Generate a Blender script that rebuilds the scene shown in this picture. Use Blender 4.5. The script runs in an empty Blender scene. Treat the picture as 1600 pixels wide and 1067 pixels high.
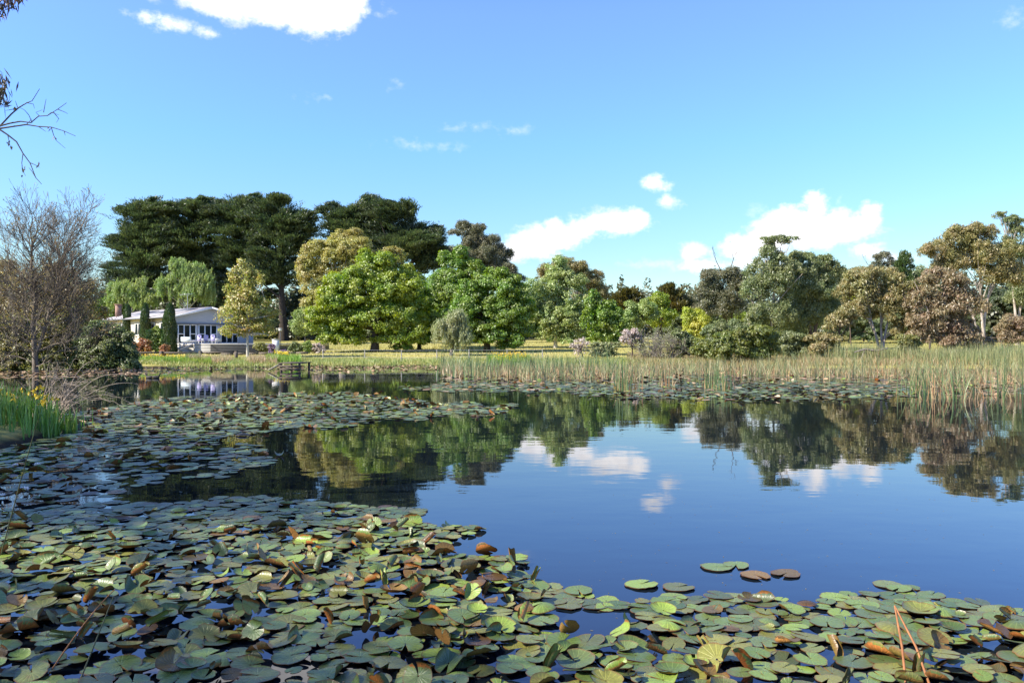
import bpy, math, random
import numpy as np
R = math.radians
rng = np.random.default_rng(7)
random.seed(7)
scene = bpy.context.scene
C = bpy.context.collection

# ------------------------------------------------------------------ camera, sky, sun
F = 1244.0; HZ = 535.0; CAMZ = 2.2
cam_d = bpy.data.cameras.new("camera"); cam = bpy.data.objects.new("camera", cam_d); C.objects.link(cam)
cam_d.sensor_width = 36.0; cam_d.lens = 36.0 * F / 1600.0
cam_d.clip_start = 0.1; cam_d.clip_end = 4000
cam_d.shift_y = (HZ - 533.5) / 1600.0
cam.location = (0, 0, CAMZ); cam.rotation_euler = (R(90), 0, 0)
scene.camera = cam
scene.view_settings.view_transform = 'Standard'; scene.view_settings.look = 'None'
scene.view_settings.gamma = 1; scene.view_settings.exposure = 1.20
scene.cycles.max_bounces = 6; scene.cycles.diffuse_bounces = 3; scene.cycles.glossy_bounces = 3
scene.cycles.transmission_bounces = 2; scene.cycles.transparent_max_bounces = 4
scene.cycles.use_denoising = True
scene.cycles.caustics_reflective = False; scene.cycles.caustics_refractive = False

SUN = np.array([-0.93, -0.37]); SUN = SUN / np.linalg.norm(SUN); SEL = R(38)
sun_dir = (SUN[0] * math.cos(SEL), SUN[1] * math.cos(SEL), math.sin(SEL))
sd_ = bpy.data.lights.new("sun", 'SUN'); so = bpy.data.objects.new("sun", sd_); C.objects.link(so)
sd_.energy = 5.0; sd_.angle = R(0.5); sd_.color = (1.0, 0.93, 0.80)
import mathutils
so.rotation_euler = mathutils.Vector(sun_dir).to_track_quat('Z', 'Y').to_euler()

world = bpy.data.worlds.new("World"); scene.world = world; world.use_nodes = True
WN = world.node_tree; WN.nodes.clear()
def N(t, ty, **kw):
    n = t.nodes.new(ty)
    for k, v in kw.items(): setattr(n, k, v)
    return n
def M_(t, op, a, b=None, c=None, clamp=False):
    n = t.nodes.new('ShaderNodeMath'); n.operation = op; n.use_clamp = clamp
    for i, v in enumerate((a, b, c)):
        if v is None: continue
        if isinstance(v, (int, float)): n.inputs[i].default_value = v
        else: t.links.new(v, n.inputs[i])
    return n.outputs[0]
def build_world():
    t = WN; L = t.links.new
    sky = N(t, 'ShaderNodeTexSky', sky_type='NISHITA'); sky.sun_disc = False
    sky.sun_elevation = SEL; sky.sun_rotation = math.atan2(SUN[0], SUN[1])
    sky.air_density = 1.0; sky.dust_density = 0.35; sky.ozone_density = 2.2; sky.altitude = 0
    hs = N(t, 'ShaderNodeHueSaturation'); hs.inputs['Saturation'].default_value = 1.0
    L(sky.outputs[0], hs.inputs['Color'])
    geo = N(t, 'ShaderNodeTexCoord')
    sep = N(t, 'ShaderNodeSeparateXYZ'); L(geo.outputs['Generated'], sep.inputs[0])
    x, y, z = sep.outputs
    # sky grading by elevation: keeps the zenith deep and the horizon pale cyan
    gr = N(t, 'ShaderNodeValToRGB')
    zz = M_(t, 'MULTIPLY', z, 1.0)
    L(zz, gr.inputs[0])
    e = gr.color_ramp.elements
    e[0].position = 0.0; e[0].color = (0.84, 0.90, 0.84, 1)
    e[1].position = 0.75; e[1].color = (0.66, 0.78, 1.12, 1)
    for p_, c_ in ((0.10, (0.68, 0.82, 0.86, 1)), (0.24, (0.70, 0.98, 1.45, 1)), (0.38, (0.86, 1.04, 1.75, 1))):
        q = e.new(p_); q.color = c_
    tint = N(t, 'ShaderNodeMix', data_type='RGBA', blend_type='MULTIPLY'); tint.inputs[0].default_value = 1
    L(hs.outputs[0], tint.inputs[6]); L(gr.outputs[0], tint.inputs[7])
    # clouds live on compass angle / elevation of the sky direction
    az = M_(t, 'ARCTAN2', x, y); el = M_(t, 'ARCSINE', z)
    def noise(scale, det, rough, ofs):
        cb = N(t, 'ShaderNodeCombineXYZ'); L(az, cb.inputs[0]); L(M_(t, 'MULTIPLY', el, 1.35), cb.inputs[1]); cb.inputs[2].default_value = ofs
        nn = N(t, 'ShaderNodeTexNoise'); nn.inputs['Scale'].default_value = scale; nn.inputs['Detail'].default_value = det
        nn.inputs['Roughness'].default_value = rough; L(cb.outputs[0], nn.inputs['Vector']); return nn.outputs[0]
    n1 = noise(22, 7, 0.62, 1.3); n2 = noise(70, 4, 0.6, 5.0); n3 = noise(11, 6, 0.65, 9.0)
    def ang(px, py):
        dx = (px - 800) / F; dz = (HZ - py) / F; d = math.sqrt(1 + dx * dx + dz * dz)
        return math.atan2(dx, 1), math.asin(dz / d)
    def field(puffs):
        acc = None
        for (px, py, rx, ry) in puffs:
            a, b = ang(px, py); kx = math.cos(a) ** 2; ra = rx / F * kx; rb = ry / F
            dx = M_(t, 'MULTIPLY', M_(t, 'SUBTRACT', az, a), 1 / ra); dy = M_(t, 'MULTIPLY', M_(t, 'SUBTRACT', el, b), 1 / rb)
            r2 = M_(t, 'ADD', M_(t, 'MULTIPLY', dx, dx), M_(t, 'MULTIPLY', dy, dy))
            r = M_(t, 'SUBTRACT', 1.0, M_(t, 'SQRT', r2))
            r = M_(t, 'MULTIPLY', r, min(rx, ry) / 16.0)      # same edge sharpness for all sizes
            acc = r if acc is None else M_(t, 'MAXIMUM', acc, r)
        return acc
    big = [(350, 4, 66, 26), (430, 0, 90, 34), (490, 12, 62, 40), (540, 2, 34, 26), (300, -4, 34, 16), (400, -14, 140, 20),
           (270, 37, 28, 7), (324, 50, 17, 5),
           (835, 377, 50, 23), (795, 392, 34, 15), (875, 372, 40, 18), (915, 360, 30, 18), (955, 350, 54, 21), (996, 342, 24, 20), (895, 366, 30, 12), (868, 366, 24, 17),
           (1024, 286, 19, 12), (1043, 317, 17, 8),
           (1276, 326, 20, 24), (1240, 352, 48, 26), (1335, 356, 44, 22), (1200, 374, 44, 26), (1160, 390, 34, 20), (1290, 366, 80, 22), (1362, 338, 21, 19), (1300,348,40,20),
           (1352, 392, 30, 13), (1082, 396, 24, 13), (1092, 414, 40, 10), (1165, 412, 44, 11), (1390,400,30,8)]
    f = field(big)
    nn = M_(t, 'ADD', M_(t, 'MULTIPLY', M_(t, 'SUBTRACT', n1, 0.5), 3.3), M_(t, 'MULTIPLY', M_(t, 'SUBTRACT', n2, 0.5), 1.0))
    d = M_(t, 'ADD', f, nn)
    mr = N(t, 'ShaderNodeMapRange', interpolation_type='SMOOTHSTEP'); L(d, mr.inputs[0]); mr.inputs[1].default_value = -0.45; mr.inputs[2].default_value = 0.85
    wisps = [(1578, 30, 26, 12), (805, 202, 34, 8), (665, 228, 48, 8), (512, 152, 30, 5), (625, 132, 26, 9), (592, 22, 22, 8), (1186, 332, 16, 10), (1310, 316, 8, 12), (745, 198, 40, 6), (1010, 414, 60, 10), (240, 0, 20, 10)]
    fw = field(wisps)
    dw = M_(t, 'ADD', fw, M_(t, 'MULTIPLY', M_(t, 'SUBTRACT', n3, 0.5), 3.2))
    dw = M_(t, 'ADD', dw, M_(t, 'MULTIPLY', M_(t, 'SUBTRACT', n2, 0.5), 2.0))
    mw = N(t, 'ShaderNodeMapRange', interpolation_type='SMOOTHSTEP'); L(dw, mw.inputs[0]); mw.inputs[1].default_value = -0.1; mw.inputs[2].default_value = 1.5; mw.inputs[4].default_value = 0.42
    dens = M_(t, 'MAXIMUM', mr.outputs[0], mw.outputs[0])
    # cloud colour: bright tops, faint lavender where thick and toward the base noise
    cr = N(t, 'ShaderNodeMix', data_type='RGBA')
    sh = M_(t, 'ADD', M_(t, 'MULTIPLY', M_(t, 'SUBTRACT', n3, 0.45), 2.6), M_(t, 'MULTIPLY', M_(t, 'SUBTRACT', n1, 0.5), 1.2), clamp=True)
    L(sh, cr.inputs[0]); cr.inputs[6].default_value = (7.6, 7.4, 7.5, 1); cr.inputs[7].default_value = (3.7, 3.75, 4.3, 1)
    mx = N(t, 'ShaderNodeMix', data_type='RGBA'); L(dens, mx.inputs[0]); L(tint.outputs[2], mx.inputs[6]); L(cr.outputs[2], mx.inputs[7])
    bg = N(t, 'ShaderNodeBackground'); bg.inputs[1].default_value = 0.10
    L(mx.outputs[2], bg.inputs[0])
    out = N(t, 'ShaderNodeOutputWorld'); L(bg.outputs[0], out.inputs[0])
build_world()
world.cycles.sampling_method = 'MANUAL'; world.cycles.sample_map_resolution = 256

# ------------------------------------------------------------------ helpers
def tag(o, label=None, cat=None, group=None, kind=None):
    if label: o['label'] = label
    if cat: o['category'] = cat
    if group: o['group'] = group
    if kind: o['kind'] = kind
    return o
def empty(name, loc=(0, 0, 0)):
    o = bpy.data.objects.new(name, None); o.location = loc; o.empty_display_size = 0.2; C.objects.link(o); return o

class Buf:
    """collects arrays of verts and quads/tris; tris are stored with -1"""
    def __init__(s): s.v = []; s.q = []; s.t = []; s.qm = []; s.tm = []; s.n = 0; s.uv = []
    def add(s, v, q=None, t=None, m=0, uv=None):
        v = np.asarray(v, dtype=np.float64).reshape(-1, 3)
        if q is not None and len(q):
            q = np.asarray(q).reshape(-1, 4) + s.n; s.q.append(q); s.qm.append(np.full(len(q), m))
        if t is not None and len(t):
            t = np.asarray(t).reshape(-1, 3) + s.n; s.t.append(t); s.tm.append(np.full(len(t), m))
        s.v.append(v); s.n += len(v)
        if uv is not None: s.uv.append(uv)
    def mesh(s, name, mats, smooth=False):
        me = bpy.data.meshes.new(name)
        v = np.concatenate(s.v) if s.v else np.zeros((0, 3))
        q = np.concatenate(s.q) if s.q else np.zeros((0, 4), int); t = np.concatenate(s.t) if s.t else np.zeros((0, 3), int)
        qm = np.concatenate(s.qm) if s.qm else np.zeros(0, int); tm = np.concatenate(s.tm) if s.tm else np.zeros(0, int)
        me.vertices.add(len(v)); me.vertices.foreach_set('co', v.astype(np.float32).ravel())
        nl = len(q) * 4 + len(t) * 3
        me.loops.add(nl); me.loops.foreach_set('vertex_index', np.concatenate([q.ravel(), t.ravel()]).astype(np.int32))
        st = np.concatenate([np.arange(len(q)) * 4, len(q) * 4 + np.arange(len(t)) * 3]).astype(np.int32)
        me.polygons.add(len(st)); me.polygons.foreach_set('loop_start', st)
        me.polygons.foreach_set('material_index', np.concatenate([qm, tm]).astype(np.int32))
        if smooth: me.polygons.foreach_set('use_smooth', np.ones(len(st), bool))
        for m in (mats if isinstance(mats, (list, tuple)) else [mats]): me.materials.append(m)
        if s.uv:
            U = np.concatenate(s.uv); li = np.concatenate([q.ravel(), t.ravel()]); me.uv_layers.new(name='leaf').data.foreach_set('uv', U[li].astype(np.float32).ravel())
        me.update(calc_edges=True); return me
    def obj(s, name, mats, parent=None, smooth=False, loc=None):
        """verts are world coordinates; origin moves to loc (or parent's location)"""
        par = np.array(parent.get('_w', parent.location), float) if parent else np.zeros(3)
        o0 = np.array(loc, float) if loc is not None else par
        s.v = [a - o0 for a in s.v]
        o = bpy.data.objects.new(name, s.mesh(name, mats, smooth)); C.objects.link(o)
        if parent: o.parent = parent; o.location = o0 - par; o['_w'] = [float(c) for c in o0]
        else: o.location = o0
        return o
def nrm(a): return a / (np.linalg.norm(a, axis=-1, keepdims=True) + 1e-9)

BOXQ = [(0, 3, 2, 1), (4, 5, 6, 7), (0, 1, 5, 4), (1, 2, 6, 5), (2, 3, 7, 6), (3, 0, 4, 7)]
def box(b, c, size, rz=0.0, m=0, ax=None, bev=0.0):
    """box centred at c, size, rotated by rz; ax = optional (ux,uy) basis in plan"""
    sx, sy, sz = [k / 2 for k in size]
    v = np.array([(-sx, -sy, -sz), (sx, -sy, -sz), (sx, sy, -sz), (-sx, sy, -sz), (-sx, -sy, sz), (sx, -sy, sz), (sx, sy, sz), (-sx, sy, sz)])
    ca, sa = math.cos(rz), math.sin(rz)
    v = np.stack([v[:, 0] * ca - v[:, 1] * sa, v[:, 0] * sa + v[:, 1] * ca, v[:, 2]], 1) + np.array(c)
    b.add(v, q=BOXQ, m=m)
def beam(b, p0, p1, w, h, m=0):
    """rectangular bar from p0 to p1"""
    p0 = np.array(p0, float); p1 = np.array(p1, float); d = nrm(p1 - p0)
    up = np.array([0, 0, 1.0]) if abs(d[2]) < 0.9 else np.array([0, 1.0, 0])
    s = nrm(np.cross(d, up)); u = np.cross(s, d)
    v = []
    for p in (p0, p1):
        for a, c_ in ((-1, -1), (1, -1), (1, 1), (-1, 1)): v.append(p + s * a * w / 2 + u * c_ * h / 2)
    b.add(v, q=[(3, 2, 1, 0), (4, 5, 6, 7), (0, 1, 5, 4), (1, 2, 6, 5), (2, 3, 7, 6), (3, 0, 4, 7)], m=m)
def tube(b, pts, rad, n=6, m=0, cap=True):
    pts = np.asarray(pts, float); k = len(pts)
    rad = np.broadcast_to(np.asarray(rad, float), (k,))
    tg = np.gradient(pts, axis=0); tg = nrm(tg)
    ref = np.array([0.31, 0.17, 0.93]) if abs(tg[0] @ np.array([0.31, 0.17, 0.93])) < 0.9 else np.array([1.0, 0.1, 0])
    s = nrm(np.cross(tg, ref)); u = np.cross(s, tg)
    a = np.arange(n) / n * 2 * np.pi
    v = pts[:, None] + (s[:, None] * np.cos(a)[None, :, None] + u[:, None] * np.sin(a)[None, :, None]) * rad[:, None, None]
    i = np.arange(k - 1)[:, None] * n; j = np.arange(n)[None]
    q = np.stack([i + j, i + (j + 1) % n, i + n + (j + 1) % n, i + n + j], -1).reshape(-1, 4)
    b.add(v.reshape(-1, 3), q=q, m=m)
def blob(b, c, r, n=10, k=7, m=0, squash=None):
    th = np.linspace(0, math.pi, k); a = np.arange(n) / n * 2 * np.pi
    v = np.stack([np.sin(th)[:, None] * np.cos(a)[None] * r[0], np.sin(th)[:, None] * np.sin(a)[None] * r[1], np.cos(th)[:, None] * np.ones(n)[None] * r[2]], -1) + np.array(c)
    i = np.arange(k - 1)[:, None] * n; j = np.arange(n)[None]
    q = np.stack([i + j, i + n + j, i + n + (j + 1) % n, i + (j + 1) % n], -1).reshape(-1, 4)
    b.add(v.reshape(-1, 3), q=q, m=m)

# ------------------------------------------------------------------ materials
_mats = {}
def leafmat(key, cols, trans=0.46, rough=0.5, gloss=0.06):
    if key in _mats: return _mats[key]
    m = bpy.data.materials.new(key); m.use_nodes = True; t = m.node_tree; t.nodes.clear(); L = t.links.new
    g = N(t, 'ShaderNodeNewGeometry'); r = N(t, 'ShaderNodeValToRGB'); L(g.outputs['Random Per Island'], r.inputs[0])
    e = r.color_ramp.elements
    while len(e) < len(cols): e.new(0.5)
    for i, c in enumerate(cols): e[i].position = i / (len(cols) - 1); e[i].color = (*c, 1)
    tc = N(t, 'ShaderNodeTexCoord'); nz = N(t, 'ShaderNodeTexNoise'); nz.inputs['Scale'].default_value = 0.45; nz.inputs['Detail'].default_value = 2
    L(tc.outputs['Object'], nz.inputs['Vector'])
    hs = N(t, 'ShaderNodeHueSaturation'); L(r.outputs[0], hs.inputs['Color'])
    L(M_(t, 'ADD', M_(t, 'MULTIPLY', M_(t, 'SUBTRACT', nz.outputs[0], 0.5), 0.12), 0.5), hs.inputs['Hue'])
    d = N(t, 'ShaderNodeBsdfDiffuse'); L(hs.outputs[0], d.inputs[0])
    tr = N(t, 'ShaderNodeBsdfTranslucent')
    h2 = N(t, 'ShaderNodeHueSaturation'); h2.inputs['Value'].default_value = 1.25; h2.inputs['Saturation'].default_value = 1.1; L(hs.outputs[0], h2.inputs['Color']); L(h2.outputs[0], tr.inputs[0])
    a = N(t, 'ShaderNodeMixShader'); a.inputs[0].default_value = trans; L(d.outputs[0], a.inputs[1]); L(tr.outputs[0], a.inputs[2])
    gl = N(t, 'ShaderNodeBsdfGlossy'); gl.inputs['Roughness'].default_value = rough
    b = N(t, 'ShaderNodeMixShader'); b.inputs[0].default_value = gloss; L(a.outputs[0], b.inputs[1]); L(gl.outputs[0], b.inputs[2])
    o = N(t, 'ShaderNodeOutputMaterial'); L(b.outputs[0], o.inputs[0]); _mats[key] = m; return m
def surf(key, c1, c2, scale=4, rough=0.8, bump=0.2, stretch=(1, 1, 1), det=6, spec=0.3, metal=0.0):
    if key in _mats: return _mats[key]
    m = bpy.data.materials.new(key); m.use_nodes = True; t = m.node_tree; L = t.links.new
    p = t.nodes['Principled BSDF']; tc = N(t, 'ShaderNodeTexCoord'); mp = N(t, 'ShaderNodeMapping'); mp.inputs['Scale'].default_value = stretch
    L(tc.outputs['Object'], mp.inputs[0]); nz = N(t, 'ShaderNodeTexNoise'); nz.inputs['Scale'].default_value = scale; nz.inputs['Detail'].default_value = det; nz.inputs['Roughness'].default_value = 0.65
    L(mp.outputs[0], nz.inputs['Vector'])
    r = N(t, 'ShaderNodeValToRGB'); r.color_ramp.elements[0].position = 0.32; r.color_ramp.elements[1].position = 0.68
    r.color_ramp.elements[0].color = (*c1, 1); r.color_ramp.elements[1].color = (*c2, 1); L(nz.outputs[0], r.inputs[0]); L(r.outputs[0], p.inputs['Base Color'])
    p.inputs['Roughness'].default_value = rough; p.inputs['Specular IOR Level'].default_value = spec; p.inputs['Metallic'].default_value = metal
    if bump:
        b = N(t, 'ShaderNodeBump'); b.inputs['Strength'].default_value = bump; b.inputs['Distance'].default_value = 0.05; L(nz.outputs[0], b.inputs['Height']); L(b.outputs[0], p.inputs['Normal'])
    _mats[key] = m; return m

# ------------------------------------------------------------------ terrain and water
POND = np.array([(-7.5, 4.2), (-9, 10), (-10.6, 15), (-10.7, 19.5), (-12, 21.5), (-17, 24), (-27, 40), (-44, 56), (-45, 62), (-38, 67), (-30, 70), (-21, 71.5), (-10, 74), (4, 73), (14, 67), (24, 63), (40, 61), (56, 58), (60, 35), (40, 10), (20, 3.2), (6, 3.4)], float)
def sdist(x, y):
    x = np.asarray(x, float); y = np.asarray(y, float)
    best = np.full(x.shape, 1e9); ins = np.zeros(x.shape, bool); n = len(POND)
    for i in range(n):
        ax, ay = POND[i]; bx, by = POND[(i + 1) % n]; ex, ey = bx - ax, by - ay
        tt = np.clip(((x - ax) * ex + (y - ay) * ey) / (ex * ex + ey * ey), 0, 1)
        best = np.minimum(best, np.hypot(x - ax - tt * ex, y - ay - tt * ey))
        c = ((ay > y) != (by > y)) & (x < (bx - ax) * (y - ay) / (by - ay + 1e-12) + ax); ins ^= c
    return np.where(ins, -best, best)
def gz(x, y):
    x = np.asarray(x, float); y = np.asarray(y, float); s = sdist(x, y)
    s = s + 0.5 * np.sin(x * 0.7 + 1.3 * np.sin(y * 0.23)) * 0.5 + 0.25 * np.sin(x * 1.9 + y * 0.6)
    base = np.interp(y, [0, 50, 74, 80, 92, 124, 200, 900, 3000], [0.0, 0.0, 0.08, 0.25, 0.82, 1.85, 3.0, 6.0, 6.0])
    out = 0.38 * (1 - np.exp(-np.maximum(s, 0) / 1.0)) + base * np.clip(s / 4, 0, 1)
    und = 0.05 * np.sin(x * 0.31) * np.cos(y * 0.27) * np.clip(s / 6, 0, 1)
    return np.where(s > 0, out + und, np.maximum(-0.9, 0.3 * s))
def gz1(x, y): return float(gz(np.array([x]), np.array([y]))[0])
def W(px, py, Y): return ((px - 800) / F * Y, Y, CAMZ - (py - HZ) / F * Y)

def build_ground():
    xs = np.unique(np.concatenate([np.linspace(-1500, -120, 24), np.linspace(-120, -50, 50), np.linspace(-50, 62, 220), np.linspace(62, 140, 40), np.linspace(140, 1500, 24)]))
    ys = np.unique(np.concatenate([np.linspace(-300, -20, 16), np.linspace(-20, 84, 200), np.linspace(84, 140, 60), np.linspace(140, 3000, 40)]))
    X, Y = np.meshgrid(xs, ys); Z = gz(X, Y); nx, ny = len(xs), len(ys)
    i = np.arange(ny - 1)[:, None] * nx; j = np.arange(nx - 1)[None]
    q = np.stack([i + j, i + j + 1, i + nx + j + 1, i + nx + j], -1).reshape(-1, 4)
    b = Buf(); b.add(np.stack([X, Y, Z], -1).reshape(-1, 3), q=q)
    m = bpy.data.materials.new('lawn_and_mud'); m.use_nodes = True; t = m.node_tree; L = t.links.new; p = t.nodes['Principled BSDF']
    g = N(t, 'ShaderNodeNewGeometry'); sep = N(t, 'ShaderNodeSeparateXYZ'); L(g.outputs['Position'], sep.inputs[0])
    n1 = N(t, 'ShaderNodeTexNoise'); n1.inputs['Scale'].default_value = 0.16; n1.inputs['Detail'].default_value = 8; L(g.outputs['Position'], n1.inputs['Vector'])
    n2 = N(t, 'ShaderNodeTexNoise'); n2.inputs['Scale'].default_value = 3.0; n2.inputs['Detail'].default_value = 8; L(g.outputs['Position'], n2.inputs['Vector'])
    r = N(t, 'ShaderNodeValToRGB'); L(M_(t, 'ADD', M_(t, 'MULTIPLY', n1.outputs[0], 0.6), M_(t, 'MULTIPLY', n2.outputs[0], 0.4)), r.inputs[0])
    e = r.color_ramp.elements; e[0].position = 0.35; e[0].color = (0.19, 0.18, 0.05, 1); e[1].position = 0.66; e[1].color = (0.42, 0.36, 0.14, 1); k = e.new(0.5); k.color = (0.34, 0.31, 0.095, 1)
    mud = N(t, 'ShaderNodeMix', data_type='RGBA'); mr = N(t, 'ShaderNodeMapRange'); L(M_(t, 'ADD', sep.outputs[2], M_(t, 'MULTIPLY', n2.outputs[0], 0.15)), mr.inputs[0]); mr.inputs[1].default_value = 0.12; mr.inputs[2].default_value = 0.3
    L(mr.outputs[0], mud.inputs[0]); mud.inputs[6].default_value = (0.035, 0.028, 0.018, 1); L(r.outputs[0], mud.inputs[7]); L(mud.outputs[2], p.inputs['Base Color'])
    p.inputs['Roughness'].default_value = 0.95; p.inputs['Specular IOR Level'].default_value = 0.1
    bp = N(t, 'ShaderNodeBump'); bp.inputs['Distance'].default_value = 0.08; bp.inputs['Strength'].default_value = 0.6; L(n2.outputs[0], bp.inputs['Height']); L(bp.outputs[0], p.inputs['Normal'])
    tag(b.obj('ground', m, smooth=True), kind='structure')
    # water sheet
    wm = bpy.data.materials.new('pond_water'); wm.use_nodes = True; t = wm.node_tree; L = t.links.new; p = t.nodes['Principled BSDF']
    p.inputs['Base Color'].default_value = (0.006, 0.010, 0.014, 1); p.inputs['Roughness'].default_value = 0.015; p.inputs['IOR'].default_value = 1.52
    g = N(t, 'ShaderNodeNewGeometry')
    def nz(sc, det, st):
        mp = N(t, 'ShaderNodeMapping'); mp.inputs['Scale'].default_value = st; L(g.outputs['Position'], mp.inputs[0])
        n = N(t, 'ShaderNodeTexNoise'); n.inputs['Scale'].default_value = sc; n.inputs['Detail'].default_value = det; L(mp.outputs[0], n.inputs['Vector']); return n.outputs[0]
    h = M_(t, 'ADD', M_(t, 'MULTIPLY', nz(0.8, 2, (1, 1.6, 1)), 0.010), M_(t, 'MULTIPLY', nz(4.0, 2, (1, 1.5, 1)), 0.0012))
    h = M_(t, 'MULTIPLY', h, nz(0.07, 1, (1, 2, 1)))
    bp = N(t, 'ShaderNodeBump'); bp.inputs['Strength'].default_value = 1.0; bp.inputs['Distance'].default_value = 0.6; L(h, bp.inputs['Height']); L(bp.outputs[0], p.inputs['Normal'])
    b = Buf(); b.add([(-60, 0, 0), (75, 0, 0), (75, 85, 0), (-60, 85, 0)], q=[(0, 1, 2, 3)])
    tag(b.obj('water', wm), kind='structure')
build_ground()

# ------------------------------------------------------------------ trees
def leaves(b, P, D, Nn, ln, wd, m=0, fold=0.0):
    """diamond leaves: P base centres, D directions, Nn approx normals"""
    k = len(P); D = nrm(D); S = nrm(np.cross(D, Nn)); ln = np.broadcast_to(ln, (k,))[:, None]; wd = np.broadcast_to(wd, (k,))[:, None]
    v = np.stack([P - D * ln / 2, P + S * wd / 2 - D * ln * 0.05, P + D * ln / 2, P - S * wd / 2 - D * ln * 0.05], 1)
    b.add(v.reshape(-1, 3), q=np.arange(k * 4).reshape(-1, 4), m=m)

BARK = dict(
    dark=lambda: surf('bark_dark', (0.025, 0.02, 0.016), (0.075, 0.06, 0.045), 3, 0.95, 0.6, (3, 3, 0.6)),
    brown=lambda: surf('bark_brown', (0.05, 0.035, 0.025), (0.14, 0.10, 0.075), 3, 0.95, 0.6, (3, 3, 0.6)),
    grey=lambda: surf('bark_grey', (0.12, 0.10, 0.085), (0.26, 0.23, 0.20), 3, 0.9, 0.4, (2, 2, 0.7)),
    gum=lambda: surf('bark_gum', (0.16, 0.12, 0.09), (0.52, 0.45, 0.38), 1.6, 0.8, 0.3, (2, 2, 0.5)),
    pale=lambda: surf('bark_pale', (0.28, 0.26, 0.22), (0.5, 0.47, 0.42), 3, 0.8, 0.3, (2, 2, 1)))
LEAF = dict(
    cypress=[(0.025, 0.046, 0.020), (0.057, 0.090, 0.031), (0.132, 0.167, 0.055), (0.040, 0.067, 0.029)],
    oak=[(0.137, 0.198, 0.015), (0.260, 0.342, 0.022), (0.383, 0.461, 0.043), (0.192, 0.276, 0.022)],
    oakdeep=[(0.082, 0.145, 0.017), (0.164, 0.264, 0.024), (0.260, 0.369, 0.043), (0.123, 0.211, 0.022)],
    yellow=[(0.244, 0.232, 0.055), (0.415, 0.378, 0.091), (0.512, 0.451, 0.134), (0.183, 0.207, 0.055)],
    birch=[(0.183, 0.232, 0.049), (0.329, 0.354, 0.073), (0.488, 0.439, 0.122), (0.366, 0.268, 0.098)],
    paleleaf=[(0.183, 0.244, 0.061), (0.317, 0.390, 0.110), (0.464, 0.525, 0.207), (0.220, 0.317, 0.073)],
    weep=[(0.159, 0.232, 0.055), (0.268, 0.354, 0.091), (0.378, 0.451, 0.146)],
    willow=[(0.207, 0.244, 0.098), (0.317, 0.354, 0.159), (0.415, 0.415, 0.220)],
    gum=[(0.184, 0.181, 0.061), (0.301, 0.270, 0.100), (0.417, 0.322, 0.133), (0.143, 0.169, 0.053)],
    gumgreen=[(0.119, 0.165, 0.056), (0.213, 0.254, 0.092), (0.297, 0.315, 0.127), (0.142, 0.178, 0.072)],
    gumbrown=[(0.204, 0.168, 0.083), (0.319, 0.239, 0.137), (0.409, 0.283, 0.164), (0.166, 0.168, 0.068)],
    gumdark=[(0.096, 0.117, 0.056), (0.167, 0.172, 0.085), (0.257, 0.227, 0.120)],
    lime=[(0.30, 0.36, 0.03), (0.44, 0.48, 0.04), (0.52, 0.52, 0.07)],
    golden=[(0.130, 0.168, 0.028), (0.226, 0.262, 0.039), (0.087, 0.137, 0.034), (0.295, 0.294, 0.056)],
    goldcyp=[(0.06, 0.065, 0.016), (0.13, 0.115, 0.022), (0.20, 0.16, 0.03), (0.035, 0.05, 0.016)],
    pink=[(0.512, 0.406, 0.359), (0.668, 0.608, 0.538), (0.576, 0.473, 0.419), (0.353, 0.293, 0.220)],
    orange=[(0.30, 0.12, 0.05), (0.45, 0.20, 0.08), (0.20, 0.16, 0.05)],
    greyshrub=[(0.081, 0.123, 0.036), (0.161, 0.214, 0.067), (0.274, 0.329, 0.125), (0.056, 0.082, 0.026)],
    olive=[(0.196, 0.210, 0.049), (0.308, 0.294, 0.084), (0.140, 0.168, 0.042)],
    bronze=[(0.224, 0.168, 0.070), (0.364, 0.280, 0.112), (0.168, 0.182, 0.056)],
    darkcol=[(0.018, 0.05, 0.010), (0.04, 0.09, 0.016), (0.07, 0.12, 0.03)],
    shrubgreen=[(0.12, 0.20, 0.03), (0.22, 0.32, 0.05), (0.30, 0.38, 0.08)],
    purple=[(0.20, 0.11, 0.24), (0.33, 0.22, 0.38), (0.10, 0.12, 0.05)],
    conifer=[(0.04, 0.07, 0.02), (0.08, 0.13, 0.03), (0.12, 0.17, 0.045)])
STYLE = dict(  # leaf len, width, clump radius (m), flatten, cover, mode
    broad=(0.195, 0.145, 0.62, 0.65, 2.2, 'out'), cypress=(0.52, 0.115, 1.25, 0.34, 2.4, 'spike'), gum=(0.27, 0.09, 0.75, 0.95, 1.35, 'hang'),
    sparse=(0.20, 0.14, 0.6, 0.8, 1.25, 'out'), weep=(0.26, 0.07, 0.7, 1.0, 1.9, 'weep'), shrub=(0.155, 0.10, 0.42, 0.8, 2.3, 'out'), fine=(0.26, 0.07, 0.6, 0.7, 1.7, 'spike'))

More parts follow.
